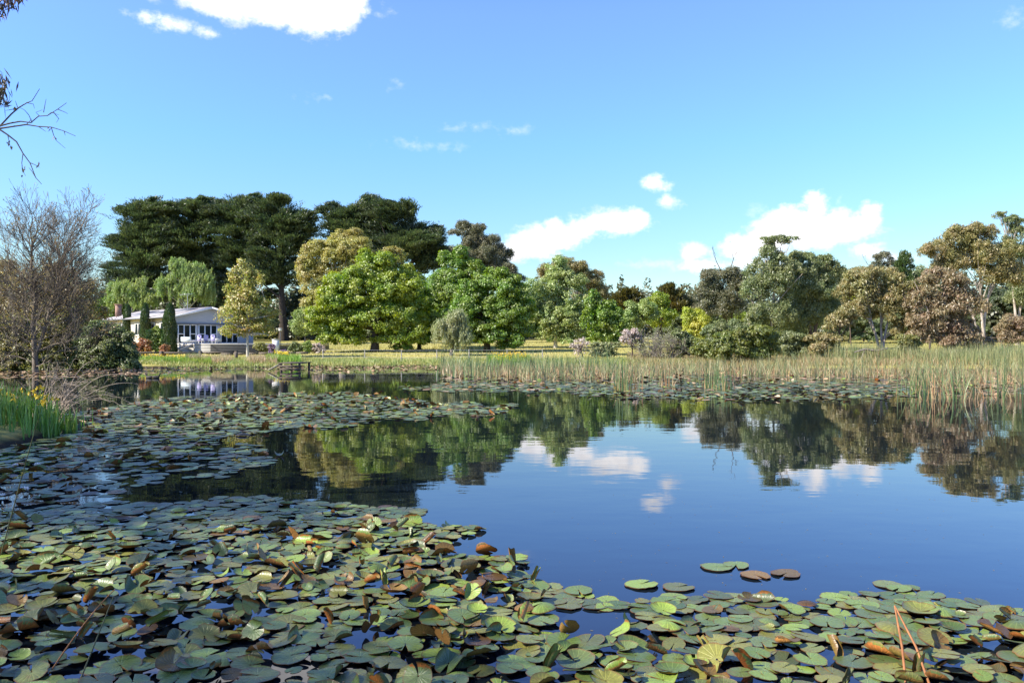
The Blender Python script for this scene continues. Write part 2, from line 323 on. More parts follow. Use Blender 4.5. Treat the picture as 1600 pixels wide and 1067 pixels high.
def crown_leaves(b, r, lobes, Y, style, density=1.0, zc=None):
    ln, wd, cr, fl, cover, mode = STYLE[style]
    centres = []
    L2 = []
    for (px, py, rx, ry) in lobes:
        L2.append((px, py, rx * .84, ry * .84, 0.0))
        for _ in range(7 if rx > 16 else 4):
            a = r.uniform(-0.5, math.pi + 0.5); a = a if r.uniform() < .8 else r.uniform(0, 6.28); k = r.uniform(.28, .48); f = r.uniform(.62, .88)
            L2.append((px + math.cos(a) * rx * f, py - math.sin(a) * ry * f, rx * k * r.uniform(.9, 1.3), ry * k, r.uniform(-.6, .45) * rx))
    allc = np.array([W(l[0], l[1], Y) for l in lobes]).mean(0)
    for (px, py, rx, ry, oy) in L2:
        c = np.array(W(px, py, Y)); a = rx / F * Y * 1.06; h = ry / F * Y * 1.06; dp = min(a, h) * 0.45 + a * 0.5
        c = c + np.array([0, oy / F * Y + r.uniform(-0.2, 0.2) * a, 0])
        area = 4 * math.pi * ((a * h + a * dp + h * dp) / 3)
        c_r = min(cr, 0.45 * min(a, h) + 0.05)
        k = max(4, int(1.15 * area / (math.pi * c_r ** 2)))
        d = nrm(r.normal(size=(k, 3))); d[:, 2] = np.where(d[:, 2] < -0.55, -d[:, 2], d[:, 2])
        rad = np.clip(r.uniform(0.35, 1.0, k) ** 0.5, 0, 1) * (1 - 0.0)
        # uneven outline
        rad = rad * (1 - 0.22 * (0.5 + 0.5 * np.sin(d[:, 0] * 5 + px) * np.cos(d[:, 2] * 6 + py)))
        cc = c + d * rad[:, None] * np.array([a, dp, h])
        nl = int(0.72 * density * cover * area / (ln * wd * 0.5) / k)
        for i in range(k):
            m = max(3, int(nl * r.uniform(0.45, 1.5)))
            o = r.normal(size=(m, 3)); o = nrm(o) * (r.uniform(0, 1, (m, 1)) ** 0.45)
            sz = c_r * r.uniform(0.7, 1.35)
            P = cc[i] + o * np.array([sz, sz, sz * fl])
            s = r.uniform(0.6, 1.35, m)
            if mode == 'out':
                nn = nrm(o * 0.6 + d[i] * 0.7 + np.array([0, 0, 0.25]) + r.normal(size=(m, 3)) * 0.55)
                D = np.cross(nn, r.normal(size=(m, 3)))
                leaves(b, P, D, nn, ln * s, wd * s)
            elif mode == 'spike':
                rd = nrm((cc[i] - np.array([allc[0], allc[1], cc[i][2] - 1.5])) * np.array([1, 1, 0.55]))
                P = cc[i] + o * np.array([sz, sz, sz * fl]) + rd * (r.uniform(0, 1, (m, 1)) ** 1.5 * 2.0 - 0.6) * sz
                D = nrm(rd + np.array([0, 0, 0.6]) + r.normal(size=(m, 3)) * 0.4)
                nn = nrm(np.array([0, 0, 1.0]) + o * 0.5 + r.normal(size=(m, 3)) * 0.5)
                leaves(b, P, D, nn, ln * s, wd * s)
            elif mode == 'hang':
                D = nrm(np.array([0, 0, -0.7]) + r.normal(size=(m, 3)) * 0.7)
                nn = nrm(o * 0.5 + d[i] * 0.6 + np.array([0, 0, 0.4]) + r.normal(size=(m, 3)) * 0.7)
                leaves(b, P, D, nn, ln * s, wd * s)
            else:
                st = r.integers(2, 5); 
                for q in range(st):
                    mm = max(4, m // st); top = cc[i] + r.normal(size=3) * sz * 0.5; L_ = r.uniform(0.9, 2.2) * min(1, h / 1.6)
                    tt = r.uniform(0, 1, mm); P = top + np.stack([np.sin(tt * 2 + q) * 0.15, np.cos(tt * 3) * 0.12, -tt * L_], 1) + r.normal(size=(mm, 3)) * 0.07
                    D = nrm(np.array([0, 0, -1.0]) + r.normal(size=(mm, 3)) * 0.35)
                    leaves(b, P, D, nrm(d[i] + r.normal(size=(mm, 3)) * 0.6), ln * r.uniform(0.7, 1.4, mm), wd)
        centres.append(cc)
    return np.concatenate(centres)

def bez(p0, p1, p2, n):
    t = np.linspace(0, 1, n)[:, None]; return (1 - t) ** 2 * p0 + 2 * t * (1 - t) * p1 + t * t * p2
def woody(b, r, base, centres, tr, nlimb, forks=1, lean=0.0, low=0.25, wig=0.25, tmin=0.025):
    """tapered trunk(s) and limbs reaching into the crown's clumps"""
    top = centres[:, 2].max(); zc = centres.mean(0); H = top - base[2]
    base = np.array(base, float)
    axes = []
    for f in range(forks):
        tip = np.array([zc[0] + (r.uniform(-0.35, 0.35) if forks == 1 else (f - (forks - 1) / 2) * 0.9) * (np.ptp(centres[:, 0]) * 0.3 if forks > 1 else 0.5), zc[1] + r.uniform(-.5, .5), base[2] + H * r.uniform(0.74, 0.86)])
        mid = np.array([base[0] + (tip[0] - base[0]) * 0.35 + lean, base[1], base[2] + H * 0.4]) + r.normal(size=3) * 0.12 * H * wig
        st = base.copy()
        pts = bez(st, mid, tip, 12); pts[1:-1] += r.normal(size=(10, 3)) * 0.03 * np.array([1, 1, 0.2]) * wig * H * 0.25
        tt = np.linspace(0, 1, 12); rr = tr * (1 - tt) ** 0.8 * (0.8 if forks > 1 else 1) + tmin; rr[0] *= 1.35; rr[1] *= 1.08
        pts[0, 2] -= 0.25
        tube(b, pts, rr, 9); axes.append((pts, rr))
    idx = r.permutation(len(centres))[:nlimb]
    sec = []
    for i in idx:
        c = centres[i]; pts, rr = axes[int(np.argmin([np.abs(a[0][-1][:2] - c[:2]).sum() for a in axes]))]
        zt = base[2] + (c[2] - base[2]) * r.uniform(0.45, 0.8); zt = max(zt, base[2] + H * low * 0.7)
        k = int(np.clip(np.searchsorted(pts[:, 2], zt), 1, len(pts) - 2)); p0 = pts[k]; r0 = min(rr[k] * 0.6, 0.03 + 0.028 * np.linalg.norm(c - p0))
        md = p0 + (c - p0) * 0.5 + np.array([0, 0, r.uniform(-0.05, 0.25) * np.linalg.norm(c - p0) * 0.5]) + r.normal(size=3) * 0.15
        q = bez(p0, md, c, 6); tube(b, q, r0 * (1 - np.linspace(0, 1, 6)) ** 0.9 + tmin * 0.5, 5); sec.append((q, r0))
    # secondary twigs
    for i in r.permutation(len(centres))[:nlimb * 2]:
        q, r0 = sec[r.integers(len(sec))]; j = min(range(len(sec)), key=lambda s: np.linalg.norm(sec[s][0][3] - centres[i])); q, r0 = sec[j]
        p0 = q[r.integers(2, 5)]; c = centres[i]
        if np.linalg.norm(c - p0) < 4: tube(b, bez(p0, (p0 + c) / 2 + r.normal(size=3) * 0.2, c, 4), [r0 * .4 + tmin * .4, r0 * .3 + tmin * .4, tmin * .5, tmin * .3], 4)

def tree(name, label, cat, px, Y, lobes, leaf, style, bark='brown', tr=0.22, nlimb=14, group=None, density=1.0, forks=1, seed=None, lean=0.0, shrub=False, extra=None, low=0.25):
    r = np.random.default_rng(seed if seed is not None else int(px * 7 + Y * 13) % 100000)
    if px > 500 or Y > 105: Y = Y if Y < 79 else 79 + (Y - 79) * 1.38 + 4
    X = (px - 800) / F * Y; base = (X, Y, gz1(X, Y))
    root = empty(name, base); tag(root, label, cat, group)
    if shrub and name != 'yellow_shrub':
        bp = HZ + (CAMZ - base[2]) * F / Y; lobes = list(lobes) + [(l[0] + r.uniform(-2, 2), (l[1] + bp) / 2, l[2] * .88, max(3, (bp - l[1]) / 2 + 1)) for l in lobes if l[1] < bp - 2]
    b = Buf(); cs = crown_leaves(b, r, lobes, Y, style, density)
    b.v = [np.column_stack([v[:, :2], np.maximum(v[:, 2], base[2] - 0.02)]) for v in b.v]
    b.obj('foliage' if shrub else 'crown', leafmat('leaves_' + leaf, LEAF[leaf]), root)
    w = Buf(); woody(w, r, base, cs, tr, nlimb, forks, lean, low)
    if extra: extra(w, r, base)
    w.obj('stem' if shrub else 'trunk', BARK[bark](), root, smooth=True)
    return root

def twigs(b, r, p, d, ln, rad, lvl, up=0.15, spread=0.5, tmin=0.004, leafacc=None, kids=(3, 5), droop=0.0):
    n = 5 if lvl > 1 else 4
    pts = [np.array(p, float)]; dd = nrm(np.array(d, float))
    for i in range(n - 1):
        dd = nrm(dd + r.normal(size=3) * 0.16 + np.array([0, 0, up * 0.25 - droop])); pts.append(pts[-1] + dd * ln / (n - 1))
    pts = np.array(pts); tube(b, pts, np.linspace(rad, max(rad * 0.45, tmin), n), 6 if lvl > 2 else 3)
    if lvl == 0:
        if leafacc is not None: leafacc.append(pts[-1])
        return
    for k in range(r.integers(*kids)):
        j = r.uniform(0.3, 1.0) * (n - 1); i = min(int(j), n - 2); p0 = pts[i] + (pts[i + 1] - pts[i]) * (j - i)
        t = nrm(pts[i + 1] - pts[i]); s = nrm(t + r.normal(size=3) * spread + np.array([0, 0, up * 0.6]))
        twigs(b, r, p0, s, ln * r.uniform(0.5, 0.78), rad * 0.5, lvl - 1, up, spread, tmin, leafacc, kids, droop)

CY = 'tall dark cypresses behind the house'
tree('cypress_tree', 'tall dark cypress at the outer end of the row, spiky edge against the sky', 'tree', 215, 122, [(212, 380, 34, 42), (232, 338, 34, 24), (205, 425, 38, 30), (248, 350, 30, 34), (245, 400, 40, 45), (205, 462, 34, 24), (240, 455, 30, 28)], 'cypress', 'cypress', 'dark', 0.55, 16, CY)
tree('cypress_tree', 'tall dark cypress rising straight above the two weeping trees and low roof', 'tree', 300, 124, [(290, 335, 32, 22), (305, 372, 46, 44), (270, 395, 38, 45), (325, 335, 30, 24), (320, 425, 36, 40), (285, 450, 34, 30), (325, 468, 30, 26), (345, 360, 30, 30)], 'cypress', 'cypress', 'dark', 0.55, 16, CY)
tree('cypress_tree', 'tall dark cypress behind the slender yellow-green birch', 'tree', 378, 123, [(365, 335, 36, 25), (392, 330, 32, 22), (375, 375, 44, 46), (360, 420, 36, 36), (400, 405, 34, 40), (365, 465, 30, 30), (400, 455, 26, 34)], 'cypress', 'cypress', 'dark', 0.6, 16, CY)
tree('cypress_tree', 'tall dark cypress with thick bare lower trunk beside the yellow oak', 'tree', 443, 121, [(432, 338, 40, 29), (456, 352, 34, 30), (465, 380, 24, 26), (432, 385, 42, 36), (450, 432, 34, 26), (415, 430, 30, 40), (425, 350, 30, 30)], 'cypress', 'cypress', 'dark', 0.75, 16, CY)
tree('cypress_tree', 'dark cypress with split ragged top rising behind the yellow-leaved oak', 'tree', 556, 126, [(522, 334, 24, 17), (545, 352, 34, 26), (575, 338, 30, 26), (560, 385, 50, 42)], 'cypress', 'cypress', 'dark', 0.6, 14, CY)
tree('cypress_tree', 'broad dark cypress with up-swept sprays above the green oaks, next to the tall gum', 'tree', 625, 125, [(600, 335, 32, 25), (625, 355, 42, 34), (655, 380, 36, 34), (672, 372, 16, 24), (620, 400, 56, 45), (675, 410, 22, 28)], 'cypress', 'cypress', 'dark', 0.6, 16, CY)
tree('gum_tree', 'tall rusty-olive gum with rounded crown tiers behind the deep green oaks', 'tree', 752, 130, [(728, 364, 26, 16), (752, 385, 28, 22), (778, 405, 22, 20), (735, 405, 34, 36), (770, 430, 34, 20), (812, 438, 14, 10), (790, 430, 16, 16)], 'gumdark', 'gum', 'gum', 0.45, 16, density=1.5)
tree('oak_tree', 'yellow-leaved spring oak between dark cypresses and the bright green oak', 'tree', 535, 104, [(538, 383, 36, 26), (512, 412, 44, 34), (492, 450, 28, 42), (560, 420, 46, 40), (608, 404, 24, 16), (503, 490, 32, 30), (480, 425, 18, 20)], 'yellow', 'broad', 'grey', 0.4, 20, density=0.72)
tree('oak_tree', 'bright green oak with dense crown sweeping to the lawn, beside the yellow oak', 'tree', 585, 84, [(583, 425, 36, 34), (560, 462, 50, 38), (618, 452, 38, 40), (530, 495, 40, 38), (590, 500, 55, 38), (632, 492, 30, 40), (520, 525, 24, 20), (510,510,26,24), (545,528,34,18), (620,528,40,18), (640,520,24,22)], 'oak', 'broad', 'dark', 0.42, 18, low=0.2)
tree('oak_tree', 'small bright green oak between the two largest oaks, behind grey-green willow', 'tree', 655, 88, [(652, 478, 26, 30), (655, 510, 30, 30), (640, 450, 20, 20), (650,528,30,16)], 'oak', 'broad', 'dark', 0.2, 12)
tree('oak_tree', 'deep green oak with pointed top below the rusty gum', 'tree', 712, 92, [(712, 422, 32, 32), (690, 452, 34, 32), (735, 450, 36, 34), (715, 490, 50, 40), (675, 485, 26, 34), (700,522,44,20)], 'oakdeep', 'broad', 'dark', 0.4, 18)
tree('oak_tree', 'deep green oak on a short dark trunk beside the pale-leaved poplar', 'tree', 761, 84, [(772, 458, 38, 36), (792, 492, 34, 40), (752, 500, 42, 36), (735, 472, 26, 34), (770, 525, 44, 14), (800,520,30,24), (740,528,30,14)], 'oakdeep', 'broad', 'dark', 0.36, 18, low=0.15)
tree('weeping_willow', 'small rounded grey-green willow standing before the deep green oaks', 'tree', 705, 79, [(704, 508, 22, 22), (692, 520, 18, 18), (718, 522, 18, 18)], 'willow', 'weep', 'grey', 0.16, 14)
tree('poplar_tree', 'pale green tree with whitish leaves and branches at the middle of the bank', 'tree', 868, 92, [(866, 432, 26, 26), (852, 462, 34, 28), (892, 462, 34, 32), (868, 498, 48, 28), (905, 500, 28, 30), (838, 492, 24, 28), (862, 525, 30, 14), (890,522,34,16)], 'paleleaf', 'broad', 'pale', 0.2, 34, density=0.62)
tree('gum_tree', 'rounded olive gum crown showing above the pale-leaved poplar', 'tree', 893, 128, [(878, 424, 34, 18), (908, 436, 28, 18), (925, 455, 22, 20), (852, 430, 16, 14), (940, 462, 10, 12)], 'gum', 'gum', 'gum', 0.4, 12, density=1.3)
tree('young_tree', 'young mid-green tree with thin trunk just past the pale poplar', 'tree', 950, 80, [(948, 492, 22, 22), (955, 510, 22, 24), (930, 505, 20, 30), (925, 480, 16, 22), (945,530,26,14)], 'oakdeep', 'sparse', 'grey', 0.1, 16, density=1.4)
tree('cypress_tree', 'small golden-tipped cypress above the pink blossom tree', 'tree', 980, 112, [(981, 464, 20, 13), (972, 486, 24, 22), (995, 482, 16, 18)], 'goldcyp', 'cypress', 'dark', 0.25, 10)
tree('cypress_tree', 'small golden-tipped cypress beside the lime bush and dead scrub', 'tree', 1052, 108, [(1047, 461, 17, 15), (1052, 478, 26, 20), (1070, 484, 18, 14), (1050,500,28,24)], 'goldcyp', 'cypress', 'dark', 0.25, 10)
tree('young_tree', 'rounded olive-green tree directly behind the pink blossom', 'tree', 1000, 92, [(998, 498, 24, 26), (1010, 480, 14, 14), (985, 512, 14, 18)], 'weep', 'sparse', 'brown', 0.14, 12, density=1.5)
tree('young_tree', 'mid-green bushy tree between olive tree and golden-tipped cypress', 'tree', 1030, 97, [(1028, 478, 18, 20), (1032, 502, 22, 24)], 'oak', 'sparse', 'brown', 0.14, 10, density=1.3)
tree('blossom_tree', 'little pink blossom tree above the reeds', 'tree', 988, 76, [(986, 526, 14, 12), (979, 534, 11, 9), (996, 533, 9, 9)], 'pink', 'shrub', 'brown', 0.06, 12, density=0.6)
tree('blossom_shrub', 'faint pink blossom twigs at the foot of the pale poplar', 'shrub', 912, 76, [(910, 536, 12, 8), (900, 541, 9, 6)], 'pink', 'shrub', 'brown', 0.04, 10, density=0.10, shrub=True)
tree('lime_shrub', 'vivid lime-yellow shrub beside the dark brown gum', 'shrub', 1086, 90, [(1086, 508, 18, 22), (1076, 492, 11, 13), (1092, 520, 14, 14)], 'lime', 'shrub', 'brown', 0.1, 10, shrub=True)
def deadtop(pts_px, Y0):
    def f(w, r, base):
        Y = base[1]
        for pl in pts_px:
            P = np.array([W(a, c, Y) for a, c in pl]); tube(w, P, np.linspace(0.09, 0.02, len(P)), 5)
            for q in range(1, len(P)): twigs(w, r, P[q], P[q] - P[q - 1] + r.normal(size=3) * 0.3, 1.0, 0.035, 2, up=0.3, tmin=0.014, kids=(2, 4))
    return f
tree('gum_tree', 'dark brown-grey gum with bare dead branches sticking above its crown', 'tree', 1148, 100, [(1128, 440, 32, 20), (1110, 458, 22, 22), (1148, 455, 20, 28), (1122, 482, 30, 26), (1145, 490, 18, 24)], 'gumdark', 'gum', 'brown', 0.22, 20, density=1.25, extra=deadtop([[(1130, 430), (1120, 410), (1115, 398)], [(1140, 425), (1146, 405), (1143, 390)]], 84), forks=2)
tree('golden_shrub', 'wide low golden-green shrub behind the reeds, under the gums', 'shrub', 1165, 68, [(1150, 532, 30, 14), (1185, 530, 34, 17), (1125, 540, 22, 9)], 'golden', 'shrub', 'brown', 0.08, 14, shrub=True)
tree('pale_shrub', 'pale green shrub glimpsed in the gap between the dark gum and tallest gum', 'shrub', 1186, 94, [(1186, 500, 13, 18), (1180, 486, 9, 9)], 'paleleaf', 'shrub', 'grey', 0.06, 8, shrub=True)
tree('green_shrub', 'dark green bush between the lime shrub and golden-green shrub', 'shrub', 1125, 82, [(1128, 516, 18, 14), (1110, 520, 14, 12), (1150,516,20,14)], 'greyshrub', 'shrub', 'brown', 0.06, 8, shrub=True)
tree('gum_tree', 'olive gum with a thin see-through plume of leaves at its very top', 'tree', 1205, 86, [(1215, 376, 24, 7), (1204, 398, 18, 15), (1190, 425, 26, 18), (1225, 420, 26, 16), (1212, 452, 32, 30), (1178, 455, 20, 24), (1205, 495, 34, 26), (1180, 512, 22, 16)], 'gumgreen', 'gum', 'gum', 0.24, 28, density=1.1, forks=2)
tree('gum_tree', 'broad dark olive gum standing beside the gum with the plume', 'tree', 1270, 88, [(1248, 408, 22, 14), (1282, 420, 26, 18), (1258, 440, 36, 28), (1296, 450, 24, 32), (1262, 480, 42, 30), (1290, 495, 32, 26), (1240, 505, 30, 20)], 'gumgreen', 'gum', 'brown', 0.3, 22, density=1.4, forks=2)
tree('gum_tree', 'small round olive gum sapling beside the white-limbed leaning gum', 'tree', 1312, 72, [(1312, 500, 20, 16), (1300, 512, 14, 12), (1325, 488, 14, 12)], 'gum', 'gum', 'brown', 0.08, 12, density=1.1)
tree('gum_tree', 'gum with forked white lower limbs and red-brown trunk base, above reeds', 'tree', 1378, 74, [(1372, 438, 34, 18), (1345, 462, 32, 22), (1398, 462, 34, 20), (1368, 480, 40, 18), (1400, 492, 28, 16), (1335, 488, 22, 14), (1410,515,22,18), (1345,452,30,26)], 'gum', 'gum', 'gum', 0.15, 26, density=1.1, forks=3, low=0.15)
tree('conifer_tree', 'pyramid-shaped green conifer peeking above the olive gums', 'tree', 1412, 108, [(1412, 402, 7, 9), (1412, 416, 14, 11), (1411, 432, 20, 12), (1410, 448, 22, 14), (1412, 465, 24, 14), (1408, 485, 26, 16)], 'conifer', 'cypress', 'dark', 0.25, 14)
tree('gum_tree', 'distant greyish gum tuft beside the pyramid conifer', 'tree', 1382, 122, [(1382, 403, 16, 9), (1394, 414, 12, 9), (1370, 416, 12, 8)], 'gumdark', 'gum', 'grey', 0.2, 10, extra=deadtop([[(1365, 425), (1355, 412), (1350, 405)]], 122))
tree('yellow_shrub', 'small golden-yellow leaved tree glowing between two gums', 'tree', 1330, 98, [(1330, 472, 11, 10), (1323, 482, 9, 9)], 'lime', 'shrub', 'brown', 0.06, 8)
tree('gum_tree', 'large spreading rusty-green gum with forked white trunk and limbs', 'tree', 1538, 92, [(1495, 374, 32, 18), (1530, 370, 32, 18), (1468, 396, 30, 22), (1508, 400, 38, 24), (1552, 402, 36, 26), (1486, 430, 34, 22), (1540, 432, 40, 20), (1578, 425, 24, 22)], 'gum', 'gum', 'gum', 0.22, 34, density=1.15, forks=3, low=0.35)
tree('gum_tree', 'tall thin-topped gum rising highest at the edge of the photo', 'tree', 1590, 100, [(1562, 338, 12, 6), (1580, 348, 18, 9), (1595, 365, 18, 12), (1576, 378, 14, 9), (1604, 395, 24, 18), (1595, 440, 26, 26), (1615, 465, 30, 26)], 'gumgreen', 'gum', 'gum', 0.24, 26, density=0.95, forks=2)
tree('gum_tree', 'bushy purple-brown gum thicket with pale leaning stems behind the reeds', 'tree', 1485, 72, [(1468, 440, 26, 20), (1495, 452, 26, 20), (1450, 474, 30, 24), (1502, 482, 32, 28), (1470, 505, 40, 24), (1505, 518, 28, 20), (1440, 512, 24, 20), (1450,530,34,14), (1500,534,30,12)], 'gumbrown', 'gum', 'gum', 0.10, 36, density=1.0, forks=4, low=0.1)
tree('dark_shrub', 'dark green rounded tree in shade beyond the spreading gum', 'tree', 1562, 108, [(1560, 476, 28, 24), (1585, 485, 20, 20)], 'cypress', 'shrub', 'dark', 0.2, 10)
tree('brown_shrub', 'low brown shrub beside the far paddock rail', 'shrub', 1584, 86, [(1584, 504, 18, 12), (1570, 512, 14, 9)], 'gumbrown', 'shrub', 'brown', 0.06, 10, shrub=True)
# understorey that closes the gaps under the crowns
for (px, Y, lf, st, lobes, lab) in (
    (455, 128, 'greyshrub', 'shrub', [(440, 505, 30, 22), (480, 500, 30, 24)], 'dark bushes behind the thick bare cypress trunk'),
    (150, 118, 'oakdeep', 'shrub', [(140, 495, 30, 22), (170, 490, 26, 22)], 'green bushes behind the far end of the house wing'),
    (365, 118, 'greyshrub', 'shrub', [(350, 500, 26, 20), (400, 505, 30, 22)], 'dark hedge-like bushes showing behind the slender birch'),
    (600, 118, 'greyshrub', 'shrub', [(590, 505, 30, 20), (630, 510, 30, 18)], 'dark garden shrubbery seen behind the trunk of the bright green oak'),
    (720, 120, 'greyshrub', 'shrub', [(700, 505, 34, 20), (745, 510, 30, 18)], 'dark shrubbery seen behind the trunks of the deep green oaks'),
    (820, 112, 'oakdeep', 'shrub', [(815, 480, 24, 34), (835, 505, 24, 24), (800, 510, 24, 20)], 'shaded green tree filling the gap before the pale-leaved poplar'),
    (905, 112, 'oakdeep', 'shrub', [(900, 500, 34, 24), (935, 505, 26, 22), (870,512,26,18)], 'shaded green bushes behind the pale-leaved poplar'),
    (965, 104, 'greyshrub', 'shrub', [(962, 512, 22, 20), (985, 515, 16, 18)], 'dark bushes behind the pink blossom tree'),
    (1070, 104, 'greyshrub', 'shrub', [(1060, 515, 28, 18), (1100, 505, 24, 22)], 'grey-green bushes behind the lime-yellow shrub'),
    (1150, 106, 'oak', 'shrub', [(1150, 505, 24, 22), (1180, 515, 20, 16)], 'bright green bushes glimpsed behind the dark brown gum'),
    (1235, 104, 'gumgreen', 'gum', [(1225, 500, 34, 24), (1260, 512, 28, 16), (1195, 515, 24, 14)], 'shaded olive bushes behind the two olive gums'),
    (1325, 106, 'greyshrub', 'shrub', [(1315, 505, 30, 18), (1350, 512, 28, 14)], 'dark bushes in the gap behind the olive gum sapling'),
    (1400, 106, 'greyshrub', 'shrub', [(1390, 508, 34, 20), (1430, 505, 28, 22)], 'dark bushes behind the forked white-limbed gum'),
    (1350, 112, 'gum', 'gum', [(1345, 440, 30, 18), (1330, 460, 26, 20)], 'olive gum crown behind the forked white-limbed gum'),
    (1440, 112, 'gumgreen', 'gum', [(1440, 440, 26, 24), (1455, 470, 26, 24)], 'grey-olive gum crown between conifer and spreading gum'),
    (1530, 110, 'greyshrub', 'shrub', [(1515, 505, 26, 14), (1480, 500, 24, 20)], 'dark bushes behind the spreading gum trunk')):
    tree('bush', lab, 'bush', px, Y, lobes, lf, st, 'brown', 0.08, 10, shrub=True)
for (px, Y, lf, lobes, lab) in ((1228, 74, 'gumgreen', [(1225, 528, 26, 12), (1250, 534, 20, 8)], 'low olive bush at the foot of the broad dark olive gum'), (1285, 72, 'gum', [(1290, 530, 26, 10)], 'low tawny bush just behind the reeds, left of the fallen branch'), (1420, 70, 'olive', [(1415, 532, 16, 10), (1428, 538, 12, 8)], 'small yellow-olive bush beside the forked gum trunk'), (1098, 72, 'golden', [(1096, 538, 16, 9)], 'small golden bush below the lime-yellow shrub'), (1540, 74, 'gumbrown', [(1535, 536, 22, 8)], 'low brown bush at the foot of the purple-brown thicket'), (942, 77, 'willow', [(935, 541, 16, 6), (955, 540, 14, 6)], 'low grey-green weeds between the pale poplar and pink blossom tree'), (1065, 74, 'greyshrub', [(1068, 530, 16, 12)], 'small grey-green bush beside the dead-looking scrub')):
    tree('bush', lab, 'bush', px, Y, lobes, lf, 'shrub', 'brown', 0.04, 8, shrub=True)
# house garden
tree('weeping_birch', 'weeping birch with light green hanging strands above the house roof', 'tree', 290, 108, [(283, 420, 17, 16), (308, 430, 20, 18), (268, 448, 22, 18), (300, 452, 30, 22), (325, 455, 14, 18)], 'weep', 'weep', 'pale', 0.2, 20)
tree('weeping_birch', 'lower weeping birch showing between the twiggy tree and first clipped cypress', 'tree', 200, 110, [(198, 456, 24, 18), (216, 450, 12, 20), (176, 458, 14, 18), (225, 468, 18, 14)], 'weep', 'weep', 'pale', 0.18, 16)
tree('birch_tree', 'slender yellow-green birch with airy crown in front of the deck', 'tree', 387, 80, [(378, 420, 14, 15), (372, 445, 22, 20), (398, 442, 18, 20), (380, 475, 30, 24), (360, 492, 22, 20), (402, 486, 28, 26), (385, 512, 36, 16), (365, 522, 22, 12), (408, 520, 24, 12)], 'birch', 'sparse', 'pale', 0.11, 30, density=0.62)
tree('small_tree', 'light green young tree under the tall cypress trunk and yellow oak', 'tree', 476, 112, [(476, 500, 16, 22), (465, 515, 14, 14), (488, 515, 14, 16)], 'weep', 'sparse', 'grey', 0.1, 8, density=1.2)
for (px, Y, t0, t1, w, lab) in ((199, 100, 475, 528, 7, 'clipped column cypress farthest from the deck, before the house wing'), (227, 95, 474, 535, 8, 'clipped column cypress in the middle of the trio before the house wing'), (265, 86.5, 475, 548, 11, 'largest clipped column cypress beside the deck steps')):
    r = np.random.default_rng(px); X = (px - 800) / F * Y; g0 = gz1(X, Y); root = empty('column_cypress', (X, Y, g0)); tag(root, lab, 'shrub', 'clipped column cypresses by the house')
    n = 9000; zt = CAMZ - (t0 - HZ) / F * Y; u = r.uniform(0, 1, n); prof = np.interp(u, [0, .05, .25, .6, .85, .96, 1], [.75, .95, 1, .88, .66, .4, .05]) * (w / F * Y)
    a = r.uniform(0, 2 * np.pi, n); prof = prof * (1 + 0.12 * np.sin(a * 3 + u * 14)) * r.uniform(0.75, 1.05, n)
    P = np.stack([X + np.cos(a) * prof, Y + np.sin(a) * prof, g0 + 0.05 + u * (zt - g0)], 1); b = Buf()
    leaves(b, P, np.stack([np.cos(a) * .35, np.sin(a) * .35, np.ones(n)], 1) + r.normal(size=(n, 3)) * .3, np.stack([np.cos(a), np.sin(a), a * 0 + .2], 1) + r.normal(size=(n, 3)) * .3, 0.2, 0.10)
    b.obj('foliage', leafmat('leaves_darkcol', LEAF['darkcol']), root)
    b = Buf(); tube(b, [(X, Y, g0 - 0.1), (X, Y, g0 + 0.8 * (zt - g0))], [0.09, 0.03], 6); b.obj('stem', BARK['brown'](), root)
tree('green_shrub', 'bright green rounded shrub between two clipped cypresses', 'shrub', 243, 88, [(241, 524, 15, 12), (251, 533, 14, 12), (236, 536, 14, 9)], 'shrubgreen', 'shrub', 'brown', 0.05, 8, shrub=True)
tree('rust_shrub', 'rust-red low shrub at the lawn edge below the bright green shrub', 'shrub', 224, 84, [(224, 538, 13, 8), (214, 541, 8, 6)], 'orange', 'shrub', 'brown', 0.04, 6, shrub=True)
tree('rust_shrub', 'tiny rust-red shrub at the foot of the largest clipped cypress', 'shrub', 257, 83, [(257, 544, 7, 5)], 'orange', 'shrub', 'brown', 0.03, 5, shrub=True)
tree('lavender_bush', 'purple-flowered bush by the white planter near the deck', 'shrub', 425, 84, [(425, 542, 5.5, 5)], 'purple', 'shrub', 'brown', 0.03, 5, shrub=True)
tree('lavender_bush', 'purple-flowered bush behind the little jetty', 'shrub', 443, 76.5, [(443, 553, 9, 7), (450, 559, 5, 4)], 'purple', 'shrub', 'brown', 0.03, 5, shrub=True)
for i, (px, py, lf, lab) in enumerate(((405, 541, 'olive', 'small olive garden shrub in front of the deck side, near the birch'), (462, 541, 'greyshrub', 'small grey-green garden shrub beyond the timber edging'), (480, 539, 'shrubgreen', 'small bright garden shrub beneath the tall cypress trunk'), (497, 543, 'pink', 'small dusty-pink flowering shrub next to the oak'))):
    tree('garden_shrub', lab, 'shrub', px, 88, [(px, py, 9, 6), (px + 6, py + 2, 7, 4)], lf, 'shrub', 'brown', 0.03, 5, shrub=True, density=0.8)
